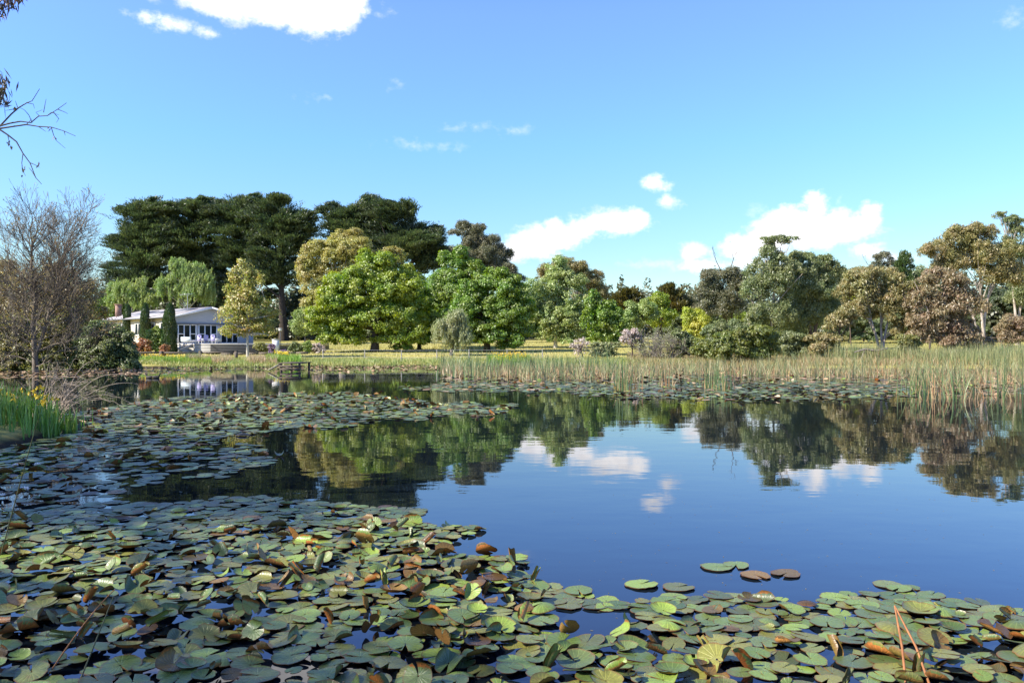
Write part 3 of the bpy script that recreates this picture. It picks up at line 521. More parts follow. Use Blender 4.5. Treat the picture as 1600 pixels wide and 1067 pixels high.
# left bank
tree('hawthorn_shrub', 'large dark grey-green shrub at the water edge before the house', 'shrub', 165, 66, [(165, 525, 30, 18), (190, 540, 24, 22), (150, 545, 36, 24), (115, 548, 30, 20), (205, 555, 14, 12)], 'greyshrub', 'shrub', 'brown', 0.12, 22, shrub=True)
tree('olive_tree', 'sparse olive-brown tree in the gap between twiggy tree and house', 'tree', 128, 86, [(120, 470, 34, 30), (95, 440, 32, 28), (140, 495, 26, 24), (70, 480, 36, 34), (148, 455, 14, 20)], 'bronze', 'sparse', 'brown', 0.22, 34, density=0.42, forks=2)
tree('olive_tree', 'thick brown-green tree filling the frame edge behind the twiggy tree', 'tree', 12, 82, [(15, 445, 34, 32), (-25, 470, 40, 45), (30, 490, 40, 34)], 'bronze', 'sparse', 'brown', 0.25, 24, density=0.6)
tree('willow_shrub', 'yellow-olive shrub mass under the twiggy tree by the water', 'shrub', 40, 62, [(20, 520, 40, 24), (65, 525, 34, 20), (5, 550, 44, 24), (60, 555, 40, 18), (95, 515, 24, 20), (-40, 530, 40, 36)], 'olive', 'shrub', 'brown', 0.12, 30, shrub=True, density=0.75)
def bare_tree():
    px, Y = 56, 58; r = np.random.default_rng(5); X = (px - 800) / F * Y; g0 = gz1(X, Y)
    root = empty('twiggy_tree', (X, Y, g0)); tag(root, 'tall nearly bare twiggy tree with fine upward branches near the frame edge', 'tree')
    b = Buf(); lf = []
    trunk = np.array([(X, Y, g0 - 0.2), (X - .05, Y, g0 + 2), (X - .2, Y, g0 + 4.2), (X - .1, Y + .1, g0 + 6.4), (X - .35, Y, g0 + 8.6), (X - .25, Y, g0 + 10.2)])
    tube(b, trunk, [.26, .2, .17, .13, .09, .05], 8)
    t2 = np.array([(X + .1, Y, g0 + 2.4), (X + .6, Y + .3, g0 + 4.5), (X + 1.3, Y, g0 + 6.5), (X + 1.9, Y, g0 + 8.6), (X + 2.2, Y, g0 + 10)]); tube(b, t2, [.14, .12, .1, .07, .04], 7)
    for tk, n in ((trunk, 56), (t2, 42)):
        for i in range(n):
            u = r.uniform(0.12, 1) * (len(tk) - 1); k = min(int(u), len(tk) - 2); p = tk[k] + (tk[k + 1] - tk[k]) * (u - k)
            a = r.uniform(0, 2 * np.pi); z = (p[2] - g0) / 10
            twigs(b, r, p, (math.cos(a), math.sin(a), 0.1 + z * 1.1), r.uniform(2.0, 3.1) * (1.25 - 0.4 * z), 0.045, 3, up=0.22, spread=0.45, tmin=0.013, leafacc=lf, kids=(3, 6))
    b.obj('trunk', surf('twig_bark', (.10, .08, .06), (.22, .18, .14), 3, .95, .3), root)
    lf = np.array(lf); z = (lf[:, 2] - g0); keep = r.uniform(size=len(lf)) < np.interp(z, [0, 5, 7, 11], [0.7, 0.5, 0.2, 0.08]); P = np.repeat(lf[keep], 3, 0); n = len(P)
    P = P + r.normal(size=(n, 3)) * 0.12; c = Buf(); leaves(c, P, r.normal(size=(n, 3)), r.normal(size=(n, 3)), 0.13 * r.uniform(.6, 1.3, n), 0.08); c.obj('crown', leafmat('leaves_bronze', LEAF['bronze']), root)
bare_tree()
def scrub():
    for (px, Y, top, w, n, lab, leafy) in ((1040, 74, 500, 34, 34, 'dead-looking grey scrub with tangled bare twigs behind the reeds', .25), (1015, 76, 505, 20, 14, 'thin olive scrub with twisted pale branch beside the pink blossom', .5)):
        r = np.random.default_rng(px); X = (px - 800) / F * Y; g0 = gz1(X, Y); root = empty('scrub_bush', (X, Y, g0)); tag(root, lab, 'shrub'); b = Buf(); lf = []
        for i in range(n):
            s = r.uniform(-1, 1); twigs(b, r, (X + s * .5, Y + r.uniform(-.4, .4), g0), (s * 1.2, r.uniform(-.4, .4), 1.1), (HZ + 15 - top) / F * Y * r.uniform(0.35, 0.6), 0.04, 3, up=0.15, spread=0.5, tmin=0.012, leafacc=lf, kids=(2, 5))
        b.obj('branch', BARK['grey'](), root); lf = np.array(lf); lf = lf[r.uniform(size=len(lf)) < leafy]; P = np.repeat(lf, 4, 0); k = len(P); P = P + r.normal(size=(k, 3)) * .12
        c = Buf(); leaves(c, P, r.normal(size=(k, 3)), r.normal(size=(k, 3)), .15, .08); c.obj('foliage', leafmat('leaves_willow', LEAF['willow']), root)
scrub()

# far-off wood that closes the horizon
def far_wood():
    r = np.random.default_rng(11); b = Buf()
    for i in range(330):
        ang = r.uniform(-1.05, 1.05); d = r.uniform(150, 215); X = math.sin(ang) * d; Y = math.cos(ang) * d
        g0 = gz1(X, Y); h = r.uniform(7, 11.5) * (1.0 if r.uniform() < .85 else 1.2); w = r.uniform(2.5, 5); n = 900
        d3 = nrm(r.normal(size=(n, 3))); d3[:, 2] = np.abs(d3[:, 2]); lump = 1 - .25 * np.sin(d3[:, 0] * 7 + i) * np.cos(d3[:, 2] * 8 + i)
        P = np.array([X, Y, g0]) + d3 * np.array([w, w, h]) * (lump * r.uniform(.75, 1, n))[:, None]; P[:, 2] += .3
        nn = nrm(d3 + r.normal(size=(n, 3)) * .5); leaves(b, P, np.cross(nn, r.normal(size=(n, 3))), nn, .8, .5)
    tag(b.obj('far_wood', leafmat('leaves_farwood', [(0.05, 0.065, 0.03), (0.10, 0.12, 0.045), (0.15, 0.14, 0.07), (0.07, 0.10, 0.035)])), 'distant belt of mixed trees closing the horizon', 'woodland', kind='stuff')
far_wood()
#%%PART2
# ------------------------------------------------------------------ house, deck, garden furniture
def house():
    cx, cy = W(270, 535, 92)[0], 92.0; u = np.array([0.67, 0.742]); v = np.array([-0.742, 0.67])   # u along gable wall, v along wing
    g0 = gz1(cx, cy); root = empty('house', (cx, cy, g0)); tag(root, 'low pale grey weatherboard house with glazed gable end and long wing beyond the lawn', 'house')
    def P(a, b, z): return (cx + u[0] * a + v[0] * b, cy + u[1] * a + v[1] * b, z)
    ez, rz_, GW, LEN = 5.25, 6.35, 8.9, 19.0
    wall = surf('weatherboard', (0.36, 0.37, 0.38), (0.44, 0.45, 0.45), 2, 0.7, 0.05, (1, 1, 8)); cream = surf('cream_wall', (0.55, 0.47, 0.37), (0.64, 0.56, 0.45), 2, 0.8, 0.05)
    rm = surf('roof_sheet', (0.27, 0.25, 0.25), (0.38, 0.35, 0.34), 1.2, 0.5, 0.1, (1, 1, 1)); white = surf('white_paint', (0.72, 0.72, 0.70), (0.8, 0.8, 0.78), 3, 0.5, 0.02)
    dark = surf('gutter_grey', (0.10, 0.105, 0.12), (0.16, 0.165, 0.18), 3, 0.5, 0.02)
    gl = bpy.data.materials.new('window_glass'); gl.use_nodes = True; p = gl.node_tree.nodes['Principled BSDF']; p.inputs['Base Color'].default_value = (0.015, 0.022, 0.025, 1); p.inputs['Roughness'].default_value = 0.05; p.inputs['Specular IOR Level'].default_value = 0.25
    b = Buf(); A = P(0, 0, g0 - .3); 
    vv = [P(0, 0, g0 - .3), P(GW, 0, g0 - .3), P(GW, 0, ez), P(GW / 2, 0, rz_ - .06), P(0, 0, ez)]
    b.add(vv, q=[(0, 1, 2, 4)], t=[(4, 2, 3)]); wl = b.obj('wall', wall, root)
    b = Buf(); b.add([P(0, 0, g0 - .3), P(0, LEN, g0 - .3), P(0, LEN, ez), P(0, 0, ez)], q=[(1, 0, 3, 2)]); b.add([P(GW, 0, g0 - .3), P(GW, LEN, g0 - .3), P(GW, LEN, ez), P(GW, 0, ez)], q=[(0, 1, 2, 3)])
    b.add([P(0, LEN, g0 - .3), P(GW, LEN, g0 - .3), P(GW, LEN, ez), P(GW / 2, LEN, rz_ - .06), P(0, LEN, ez)], q=[(1, 0, 4, 2)], t=[(2, 4, 3)]); b.obj('wall', cream, root)
    # roof slabs with real thickness
    b = Buf(); o = .55
    for s in (0, 1):
        e = -o if s == 0 else GW + o; ze = ez - o * (rz_ - ez) / (GW / 2)
        top = [P(e, -o, ze + .1), P(GW / 2, -o, rz_ + .1), P(GW / 2, LEN + o, rz_ + .1), P(e, LEN + o, ze + .1)]; bot = [(x, y, z - .12) for x, y, z in top]
        b.add(top + bot, q=[(0, 1, 2, 3), (7, 6, 5, 4), (0, 4, 5, 1), (3, 2, 6, 7), (0, 3, 7, 4)])
    ro = b.obj('roof', rm, root)
    b = Buf()
    for s in (0, 1):
        e = -o if s == 0 else GW + o; ze = ez - o * (rz_ - ez) / (GW / 2); beam(b, P(e, -o - .03, ze - .03), P(GW / 2, -o - .03, rz_ - .03), .05, .22)
    b.obj('bargeboard', white, root)
    b = Buf(); beam(b, P(-o - .06, -o, ez - .17), P(-o - .06, LEN + o, ez - .17), .13, .14); b.obj('gutter', dark, root)
    # skylights / panels on the roof
    for k, (b0, b1, f0, f1) in enumerate(((1.5, 5.0, .55, .85), (6.5, 9.5, .35, .6), (11, 15, .3, .75))):
        q = Buf(); z = lambda f: ez + (rz_ - ez) * f + .16
        top = [P(GW / 2 * f0, b0, z(f0)), P(GW / 2 * f1, b0, z(f1)), P(GW / 2 * f1, b1, z(f1)), P(GW / 2 * f0, b1, z(f0))]; q.add(top + [(x, y, c - .07) for x, y, c in top], q=[(0, 1, 2, 3), (0, 4, 5, 1), (3, 2, 6, 7), (0, 3, 7, 4), (1, 5, 6, 2)])
        q.obj('roof_panel', dark, ro)
    # lintel awning and glazed doors
    DZ = 2.07
    b = Buf(); beam(b, P(.35, -.12, 4.38), P(GW - .9, -.12, 4.38), .25, .12); b.obj('awning', dark, root)
    for (a0, a1) in ((.6, 2.75), (3.1, 5.35), (5.9, 8.1)):
        b = Buf(); n = 3; w = (a1 - a0) / n
        for i in range(n + 1): beam(b, P(a0 + i * w, -.06, DZ), P(a0 + i * w, -.06, 4.26), .12, .1)
        beam(b, P(a0 - .06, -.065, 4.26), P(a1 + .06, -.065, 4.26), .12, .1); beam(b, P(a0, -.062, DZ + .06), P(a1, -.062, DZ + .06), .1, .12)
        for i in (0, 2): beam(b, P(a0 + i * w, -.055, 3.2), P(a0 + (i + 1) * w, -.055, 3.2), .08, .09)
        f = b.obj('glazed_door', white, root)
        b = Buf(); b.add([P(a0, -.02, DZ), P(a1, -.02, DZ), P(a1, -.02, 4.26), P(a0, -.02, 4.26)], q=[(0, 1, 2, 3)]); b.obj('pane', gl, f)
    for b0 in (1.4, 4.6, 8.4, 12.5):
        b = Buf(); 
        for (s0, s1) in (((b0, 3.1), (b0 + 1.7, 3.1)), ((b0, 4.5), (b0 + 1.7, 4.5)), ((b0, 3.1), (b0, 4.5)), ((b0 + .85, 3.1), (b0 + .85, 4.5)), ((b0 + 1.7, 3.1), (b0 + 1.7, 4.5))): beam(b, P(-.05, s0[0], s0[1]), P(-.05, s1[0], s1[1]), .09, .09)
        f = b.obj('window', white, root); b = Buf(); b.add([P(-.02, b0, 3.1), P(-.02, b0 + 1.7, 3.1), P(-.02, b0 + 1.7, 4.5), P(-.02, b0, 4.5)], q=[(1, 0, 3, 2)]); b.obj('pane', gl, f)
    b = Buf(); c = P(1.3, LEN - .4, 6.3); box(b, c, (.6, .6, 1.7), .8); box(b, (c[0], c[1], 7.2), (.75, .75, .12), .8); b.obj('chimney', surf('brick', (0.20, 0.12, 0.09), (0.30, 0.19, 0.15), 12, 0.9, 0.3), ro)
    b = Buf(); c = P(3.2, 3.0, 0); tube(b, [(c[0], c[1], 5.9), (c[0], c[1], 8.0)], .025, 6); beam(b, (c[0] - .9, c[1], 7.98), (c[0] + .6, c[1], 8.05), .04, .04)
    for i in range(7): x = c[0] - .8 + i * .2; beam(b, (x, c[1] - .35, 7.98 + i * .01), (x, c[1] + .35, 7.98 + i * .01), .025, .025)
    b.obj('antenna', surf('aluminium', (.5, .5, .52), (.6, .6, .62), 4, .4, 0, metal=.6), ro)
    # lower wing to the side, mostly hidden by the birch
    b = Buf()
    b.add([P(GW, 1.2, g0 - .3), P(GW + 2.0, 1.2, g0 - .3), P(GW + 2.0, 1.2, 4.5), P(GW, 1.2, 4.5), P(GW, 7, g0 - .3), P(GW + 2.0, 7, g0 - .3), P(GW + 2.0, 7, 4.5), P(GW, 7, 4.5)], q=[(0, 1, 2, 3), (1, 5, 6, 2), (5, 4, 7, 6), (3, 2, 6, 7)]); b.obj('annex', wall, root)
    # deck
    wood = surf('deck_timber', (0.42, 0.40, 0.37), (0.58, 0.56, 0.52), 3, 0.85, 0.1, (1, 1, 14)); 
    dc = P(0, -.2, 0); dk = empty('deck', (dc[0], dc[1], gz1(dc[0], dc[1]))); tag(dk, 'raised weathered timber deck in front of the glazed gable', 'deck')
    b = Buf(); DD = 9.3; DWd = 15.0
    top = [P(-.2, -.2, DZ), P(DWd, -.2, DZ), P(DWd, -DD, DZ), P(-.2, -DD, DZ)]; bt = [(x, y, z - .12) for x, y, z in top]
    b.add(top + bt, q=[(0, 3, 2, 1), (4, 5, 6, 7), (0, 4, 7, 3), (3, 7, 6, 2), (2, 6, 5, 1), (1, 5, 4, 0)]); b.obj('deck_top', wood, dk)
    b = Buf()
    for i in range(5):
        z = DZ - .24 - i * .165; beam(b, P(-.16, -.2, z), P(-.16, -DD + .04, z), .04, .15); pass
    b.obj('skirting', wood, dk)
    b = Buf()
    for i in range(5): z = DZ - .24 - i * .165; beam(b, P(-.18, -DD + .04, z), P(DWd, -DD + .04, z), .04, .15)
    b.obj('skirting', surf('shaded_deck_timber', (.07, .07, .07), (.14, .135, .13), 3, .85, .1, (1, 1, 14)), dk)  # front face: same deck timber, its shade painted in as darker grey
    s = Buf(); c = np.array(P(-.2, -4.6, 0)); n_ = -u
    for sd in (-.7, .7):
        p0 = np.array(P(-.2, -4.6 + sd, DZ - .08)); p1 = p0 + np.array([n_[0] * 1.5, n_[1] * 1.5, -(DZ - g0) + .12]); beam(s, p0, p1, .05, .2)
    for i in range(4):
        f = (i + .5) / 4; q = lambda sd: np.array(P(-.2, -4.6 + sd, DZ - .06 - f * (DZ - g0 - .1))) + np.array([n_[0], n_[1], 0]) * 1.5 * f; beam(s, q(-.66), q(.66), .27, .04)
    s.obj('steps', wood, dk)
    # seats
    lav = surf('lavender_fabric', (0.36, 0.33, 0.58), (0.46, 0.43, 0.68), 6, 0.95, 0.1); cane = surf('white_cane', (0.5, 0.5, 0.5), (0.65, 0.65, 0.66), 30, 0.8, 0.3)
    for i, (bb, lab) in enumerate(((-5.2, 'lavender cushioned armchair nearest the deck steps'), (-6.7, 'lavender cushioned armchair in the middle of the deck edge'), (-8.3, 'lavender cushioned armchair at the outer corner of the deck'))):
        c = P(1.0, bb, DZ); e = empty('armchair', c); tag(e, lab, 'armchair', 'lavender armchairs on the deck')
        b = Buf(); box(b, (c[0], c[1], DZ + .36), (.72, .72, .16), .84); b.obj('seat', lav, e)
        b = Buf(); q = P(.62, bb, DZ + .62); box(b, q, (.14, .78, .56), .84 ); blob(b, (q[0], q[1], q[2] + .26), (.24, .30, .1), 10, 6); b.obj('backrest', lav, e)
        for sd in (-.42, .42): b = Buf(); q = P(1.0, bb + sd, DZ + .40); box(b, q, (.74, .08, .34), .84); b.obj('armrest', cane, e)
        for sx in (-.3, .3):
            for sd in (-.36, .36): b = Buf(); q = P(1.0 + sx, bb + sd, 0); beam(b, (q[0], q[1], DZ), (q[0], q[1], DZ + .3), .06, .06); b.obj('leg', cane, e)
    c = P(.9, -2.2, DZ); e = empty('sofa', c); tag(e, 'low pale sofa beside the glazed doors on the deck', 'sofa')
    b = Buf(); box(b, (c[0], c[1], DZ + .3), (2.2, .8, .24), math.atan2(v[1], v[0])); b.obj('seat', cane, e); b = Buf(); q = P(.5, -2.2, DZ + .5); box(b, q, (2.2, .16, .5), math.atan2(v[1], v[0])); b.obj('backrest', surf('sofa_blue', (.4, .47, .52), (.5, .56, .6), 5, .9, .1), e)
    # planters and lamp at the far end of the deck
    for px, lab in ((431, 'white square planter box at the far end of the deck'),):
        X, Y, Z = W(px, 540, 88); z0 = gz1(X, Y); e = empty('planter_box', (X, Y, z0)); tag(e, lab, 'planter'); b = Buf(); zt = W(px, 531, 88)[2]
        box(b, (X, Y, (z0 + zt) / 2), (.62, .62, zt - z0)); box(b, (X, Y, zt + .03), (.7, .7, .06)); b.obj('box', white, e)
    X, Y, _ = W(438, 540, 88); z0 = gz1(X, Y); e = empty('garden_lamp', (X, Y, z0)); tag(e, 'slim garden lamp post with pale head beside the thick cypress trunk', 'lamp'); b = Buf(); zt = W(438, 517, 88)[2]
    tube(b, [(X, Y, z0), (X, Y, zt)], .035, 8); b.obj('post', dark, e); b = Buf(); box(b, (X, Y, zt + .12), (.28, .28, .24)); box(b, (X, Y, zt + .27), (.36, .36, .05)); b.obj('lamp_head', white, e)
    # timber edging
    b = Buf(); p0 = W(345, 547, 84); p1 = W(482, 547, 86); n = 7
    e = empty('timber_edging', (p0[0], p0[1], gz1(p0[0], p0[1]))); tag(e, 'long grey timber sleeper edging along the garden bed', 'garden edging')
    for i in range(n):
        a0 = np.array(p0[:2]) + (np.array(p1[:2]) - np.array(p0[:2])) * i / n; a1 = np.array(p0[:2]) + (np.array(p1[:2]) - np.array(p0[:2])) * (i + .97) / n
        beam(b, (*a0, gz1(*a0) + .14), (*a1, gz1(*a1) + .14), .15, .26)
    b.obj('sleeper', surf('old_timber', (.09, .075, .06), (.2, .17, .14), 4, .95, .3), e)
house()
GREYW = surf('weathered_timber', (0.06, 0.05, 0.04), (0.15, 0.125, 0.10), 5, 0.95, 0.3, (1, 1, 4))
def fences():
    Y = 76.0; pxs = [146, 199, 252, 313, 369]; e = empty('rail_fence', (W(pxs[0], 0, Y)[0], Y, gz1(W(pxs[0], 0, Y)[0], Y))); tag(e, 'old post and rail fence at the lawn edge below the house', 'fence')
    ps = [(W(p, 0, Y)[0], Y, gz1(W(p, 0, Y)[0], Y)) for p in pxs]; zt = W(0, 550.5, Y)[2]
    for p in ps: b = Buf(); beam(b, (p[0], p[1], p[2] - .1), (p[0], p[1], zt + .12), .26, .22); b.obj('post', GREYW, e)
    for i in range(len(ps) - 1):
        dz = (0, .0, -.05, .06)[i]; b = Buf(); beam(b, (ps[i][0] + .13, Y, zt - .02), (ps[i + 1][0] - .13, Y, zt - .02 + dz), .09, .15); b.obj('rail', GREYW, e)
    pale = surf('grey_post', (.26, .24, .20), (.42, .39, .33), 6, .9, .2, (1, 1, 3)); wire = surf('wire', (.3, .3, .3), (.4, .4, .4), 3, .5, 0)
    pxs = [505, 570, 627, 683, 733, 792, 848]; ps = []
    e = empty('wire_fence', (W(505, 0, 76)[0], 76, gz1(W(505, 0, 76)[0], 76))); tag(e, 'wire fence of pale thin posts along the bank under the oaks', 'fence')
    for i, p in enumerate(pxs):
        X = W(p, 0, 76)[0]; z = gz1(X, 76); ps.append((X, 76, z)); b = Buf(); tube(b, [(X, 76, z - .1), (X + .03 * (i % 3 - 1), 76, z + 1.1)], .05, 7); b.obj('post', pale, e)
    for h in (.35, .7, 1.02):
        b = Buf()
        for i in range(len(ps) - 1): tube(b, [(ps[i][0], 75.92, ps[i][2] + h), (ps[i + 1][0], 75.92, ps[i + 1][2] + h)], .012, 4)
        b.obj('wire', wire, e)
    # paddock rail far right
    Y = 95; e = empty('paddock_fence', (W(1425, 0, Y)[0], Y, gz1(W(1425, 0, Y)[0], Y))); tag(e, 'dark timber paddock fence behind the gums beside the field', 'fence'); zt = W(0, 527, Y)[2]
    for i in range(8):
        X = W(1425 + 28 * i, 0, Y)[0]; z = gz1(X, Y); b = Buf(); beam(b, (X, Y, z - .1), (X, Y, zt + .1), .2, .2); b.obj('post', GREYW, e)
        if i < 7: X2 = W(1425 + 28 * (i + 1), 0, Y)[0]; b = Buf(); beam(b, (X + .1, Y, zt - .1), (X2 - .1, Y, zt - .1 + .05 * (i % 2)), .1, .22); b.obj('rail', GREYW, e)
    # fallen pale branch
    r = np.random.default_rng(4); Y = 69; p = W(1335, 0, Y); z = gz1(p[0], Y); e = empty('fallen_branch', (p[0], Y, z)); tag(e, 'fallen bleached branch lying by the forked white-limbed gum', 'branch')
    b = Buf(); q = [(p[0], Y, z + .9), (p[0] + .9, Y, z + 1.15), (p[0] + 1.9, Y, z + 1.0), (p[0] + 3.0, Y + .2, z + 1.25)]; tube(b, q, [.05, .09, .11, .08], 6); tube(b, [q[1], (q[1][0] - .3, Y, z + .3), (q[1][0] - .4, Y, z - .1)], [.06, .05, .04], 5); tube(b, [q[2], (q[2][0] + .3, Y, z + .4), (q[2][0] + .2, Y, z - .1)], [.06, .05, .04], 5)
    b.obj('branch', BARK['grey'](), e)
fences()
def jetty():
    Y = 60; X0 = W(436, 0, Y)[0]; X1 = W(470, 0, Y)[0]; e = empty('jetty', (X0, Y, 0)); tag(e, 'small weathered wooden jetty with sloping gangplank on the far side of the pond', 'jetty')
    zt = W(0, 567.5, Y)[2]; b = Buf()
    for i in range(16): y = Y + i * .2; beam(b, (X0 - .05, y, zt), (X1 + .05, y, zt), .17, .06)
    JW = surf('jetty_timber', (0.05, 0.04, 0.03), (0.14, 0.115, 0.09), 5, 0.95, 0.3); b.obj('deck_boards', JW, e)
    for x in (X0 + .12, X1 - .12):
        for y in (Y + .1, Y + 2.9): b = Buf(); beam(b, (x, y, -.7), (x, y, zt + (.04 if x < X0 + .5 else .02)), .14, .14); b.obj('post', JW, e)
    for z, o in ((zt - .22, 0), (zt - .45, .1)):
        b = Buf(); beam(b, (X0 - .02 + o, Y - .02, z), (X1 + .02, Y - .02, z), .07, .14); b.obj('crossbeam', JW, e)
    b = Buf(); beam(b, (X0 + .5, Y - .05, zt - .3), (X1 - .1, Y - .05, .05), .06, .1); b.obj('brace', JW, e)
    b = Buf(); beam(b, (X0 - .85, Y + .2, .12), (X0 + .1, Y + .3, zt - .02), .5, .07); b.obj('gangplank', surf('pale_plank', (.3, .27, .22), (.45, .4, .33), 5, .9, .2), e)
jetty()
def ducks():
    m = surf('duck_plumage', (.02, .018, .015), (.06, .05, .04), 12, .7, .1); bm = surf('duck_bill', (.25, .2, .08), (.3, .24, .1), 5, .5, 0)
    for (px, py, rz, lab) in ((233, 591, 2.9, 'dark duck floating nearer the frame edge of the pair'), (243.5, 591, .2, 'dark duck floating on the house side of the pair')):
        Y = CAMZ * F / (py - HZ); X = W(px, 0, Y)[0]; e = empty('duck', (X, Y, 0)); tag(e, lab, 'duck', 'pair of ducks on the pond'); c, s = math.cos(rz), math.sin(rz)
        T = lambda a, b_, z: (X + a * c - b_ * s, Y + a * s + b_ * c, z)
        b = Buf(); tube(b, [T(-.26, 0, .10), T(-.2, 0, .09), T(-.1, 0, .07), T(.04, 0, .06), T(.14, 0, .08), T(.18, 0, .15), T(.2, 0, .22), T(.225, 0, .255), T(.26, 0, .26), T(.285, 0, .25)], [.01, .05, .095, .11, .085, .045, .04, .05, .04, .015], 12); b.obj('body', m, e, smooth=True)
        b = Buf(); tube(b, [T(.27, 0, .25), T(.31, 0, .24), T(.335, 0, .238)], [.018, .014, .006], 6); b.obj('bill', bm, e, smooth=True)
ducks()

# ------------------------------------------------------------------ lily pads
def poly_in(px, py, poly):
    ins = np.zeros(px.shape, bool); n = len(poly)
    for i in range(n):
        ax, ay = poly[i]; bx, by = poly[(i + 1) % n]
        ins ^= ((ay > py) != (by > py)) & (px < (bx - ax) * (py - ay) / (by - ay + 1e-12) + ax)
    return ins
NEAR = [(-60, 800), (60, 792), (190, 788), (300, 782), (360, 776), (430, 782), (520, 782), (560, 793), (640, 797), (668, 800), (640, 812), (760, 826), (740, 838), (690, 850), (715, 868), (840, 872), (850, 885), (800, 900), (880, 920), (980, 936), (985, 955), (915, 962), (945, 985), (1010, 962), (975, 940),
        (1060, 925), (1130, 935), (1290, 938), (1340, 918), (1400, 912), (1450, 920), (1460, 932), (1560, 940), (1585, 958), (1660, 965), (1700, 1200), (-200, 1200)]
NEARHOLE = [(860, 955), (905, 950), (985, 965), (965, 1000), (900, 1005), (860, 985)]
MID = [(-60, 690), (30, 684), (95, 672), (110, 650), (190, 632), (300, 622), (420, 616), (560, 614), (640, 626), (700, 630), (800, 633), (812, 639), (760, 648), (640, 655), (560, 664), (450, 673), (350, 680), (335, 690), (400, 700), (440, 708), (415, 722), (360, 733), (355, 744), (300, 748), (260, 757), (200, 764), (185, 778), (100, 785), (-60, 795)]
FARA = [(620, 606), (690, 600), (760, 600), (900, 598), (1010, 600), (1200, 598), (1430, 602), (1445, 616), (1400, 621), (1200, 627), (1080, 626), (960, 621), (880, 614), (760, 612), (660, 611)]
FARB = [(700, 603), (690, 590), (680, 576), (760, 566), (1000, 562), (1300, 560), (1650, 560), (1650, 603), (1440, 603), (1200, 600), (900, 602)]
FARC = [(-30, 582), (120, 578), (250, 573), (320, 576), (420, 576), (470, 571), (560, 567), (640, 566), (720, 570), (700, 578), (560, 580), (480, 583), (470, 579), (440, 579), (330, 580), (240, 585), (100, 590), (-30, 592)]
FARD = [(1440, 612), (1500, 618), (1650, 618), (1650, 600), (1440, 600)]
def proj(X, Y): return X / Y * F + 800, CAMZ * F / Y + HZ
def scatter(poly, Y0, Y1, spacing, r, hole=None, ragged=0.0):
    n = int((Y1 - Y0) * 1.5 * Y1 * 1.2 / spacing ** 2 * 1.0); n = min(n, 900000)
    X = r.uniform(-0.72, 0.72, n) * Y1 * 1.0; Y = r.uniform(Y0, Y1, n)
    px, py = proj(X, Y); jx = np.sin(X * 2.1 + Y) * 4 * ragged; ok = poly_in(px + jx, py + ragged * 3 * np.sin(X * 3.3 + 1), poly) & (sdist(X, Y) < -0.15)
    if hole is not None: ok &= ~poly_in(px, py, hole)
    X, Y = X[ok], Y[ok]; cell = spacing / 1.4142; seen = {}; keep = []
    for i in range(len(X)):
        cx, cy = int(math.floor(X[i] / cell)), int(math.floor(Y[i] / cell)); bad = False
        for a in range(-2, 3):
            for c in range(-2, 3):
                j = seen.get((cx + a, cy + c))
                if j is not None and (X[j] - X[i]) ** 2 + (Y[j] - Y[i]) ** 2 < spacing ** 2: bad = True; break
            if bad: break
        if not bad: seen[(cx, cy)] = i; keep.append(i)
    return X[keep], Y[keep]
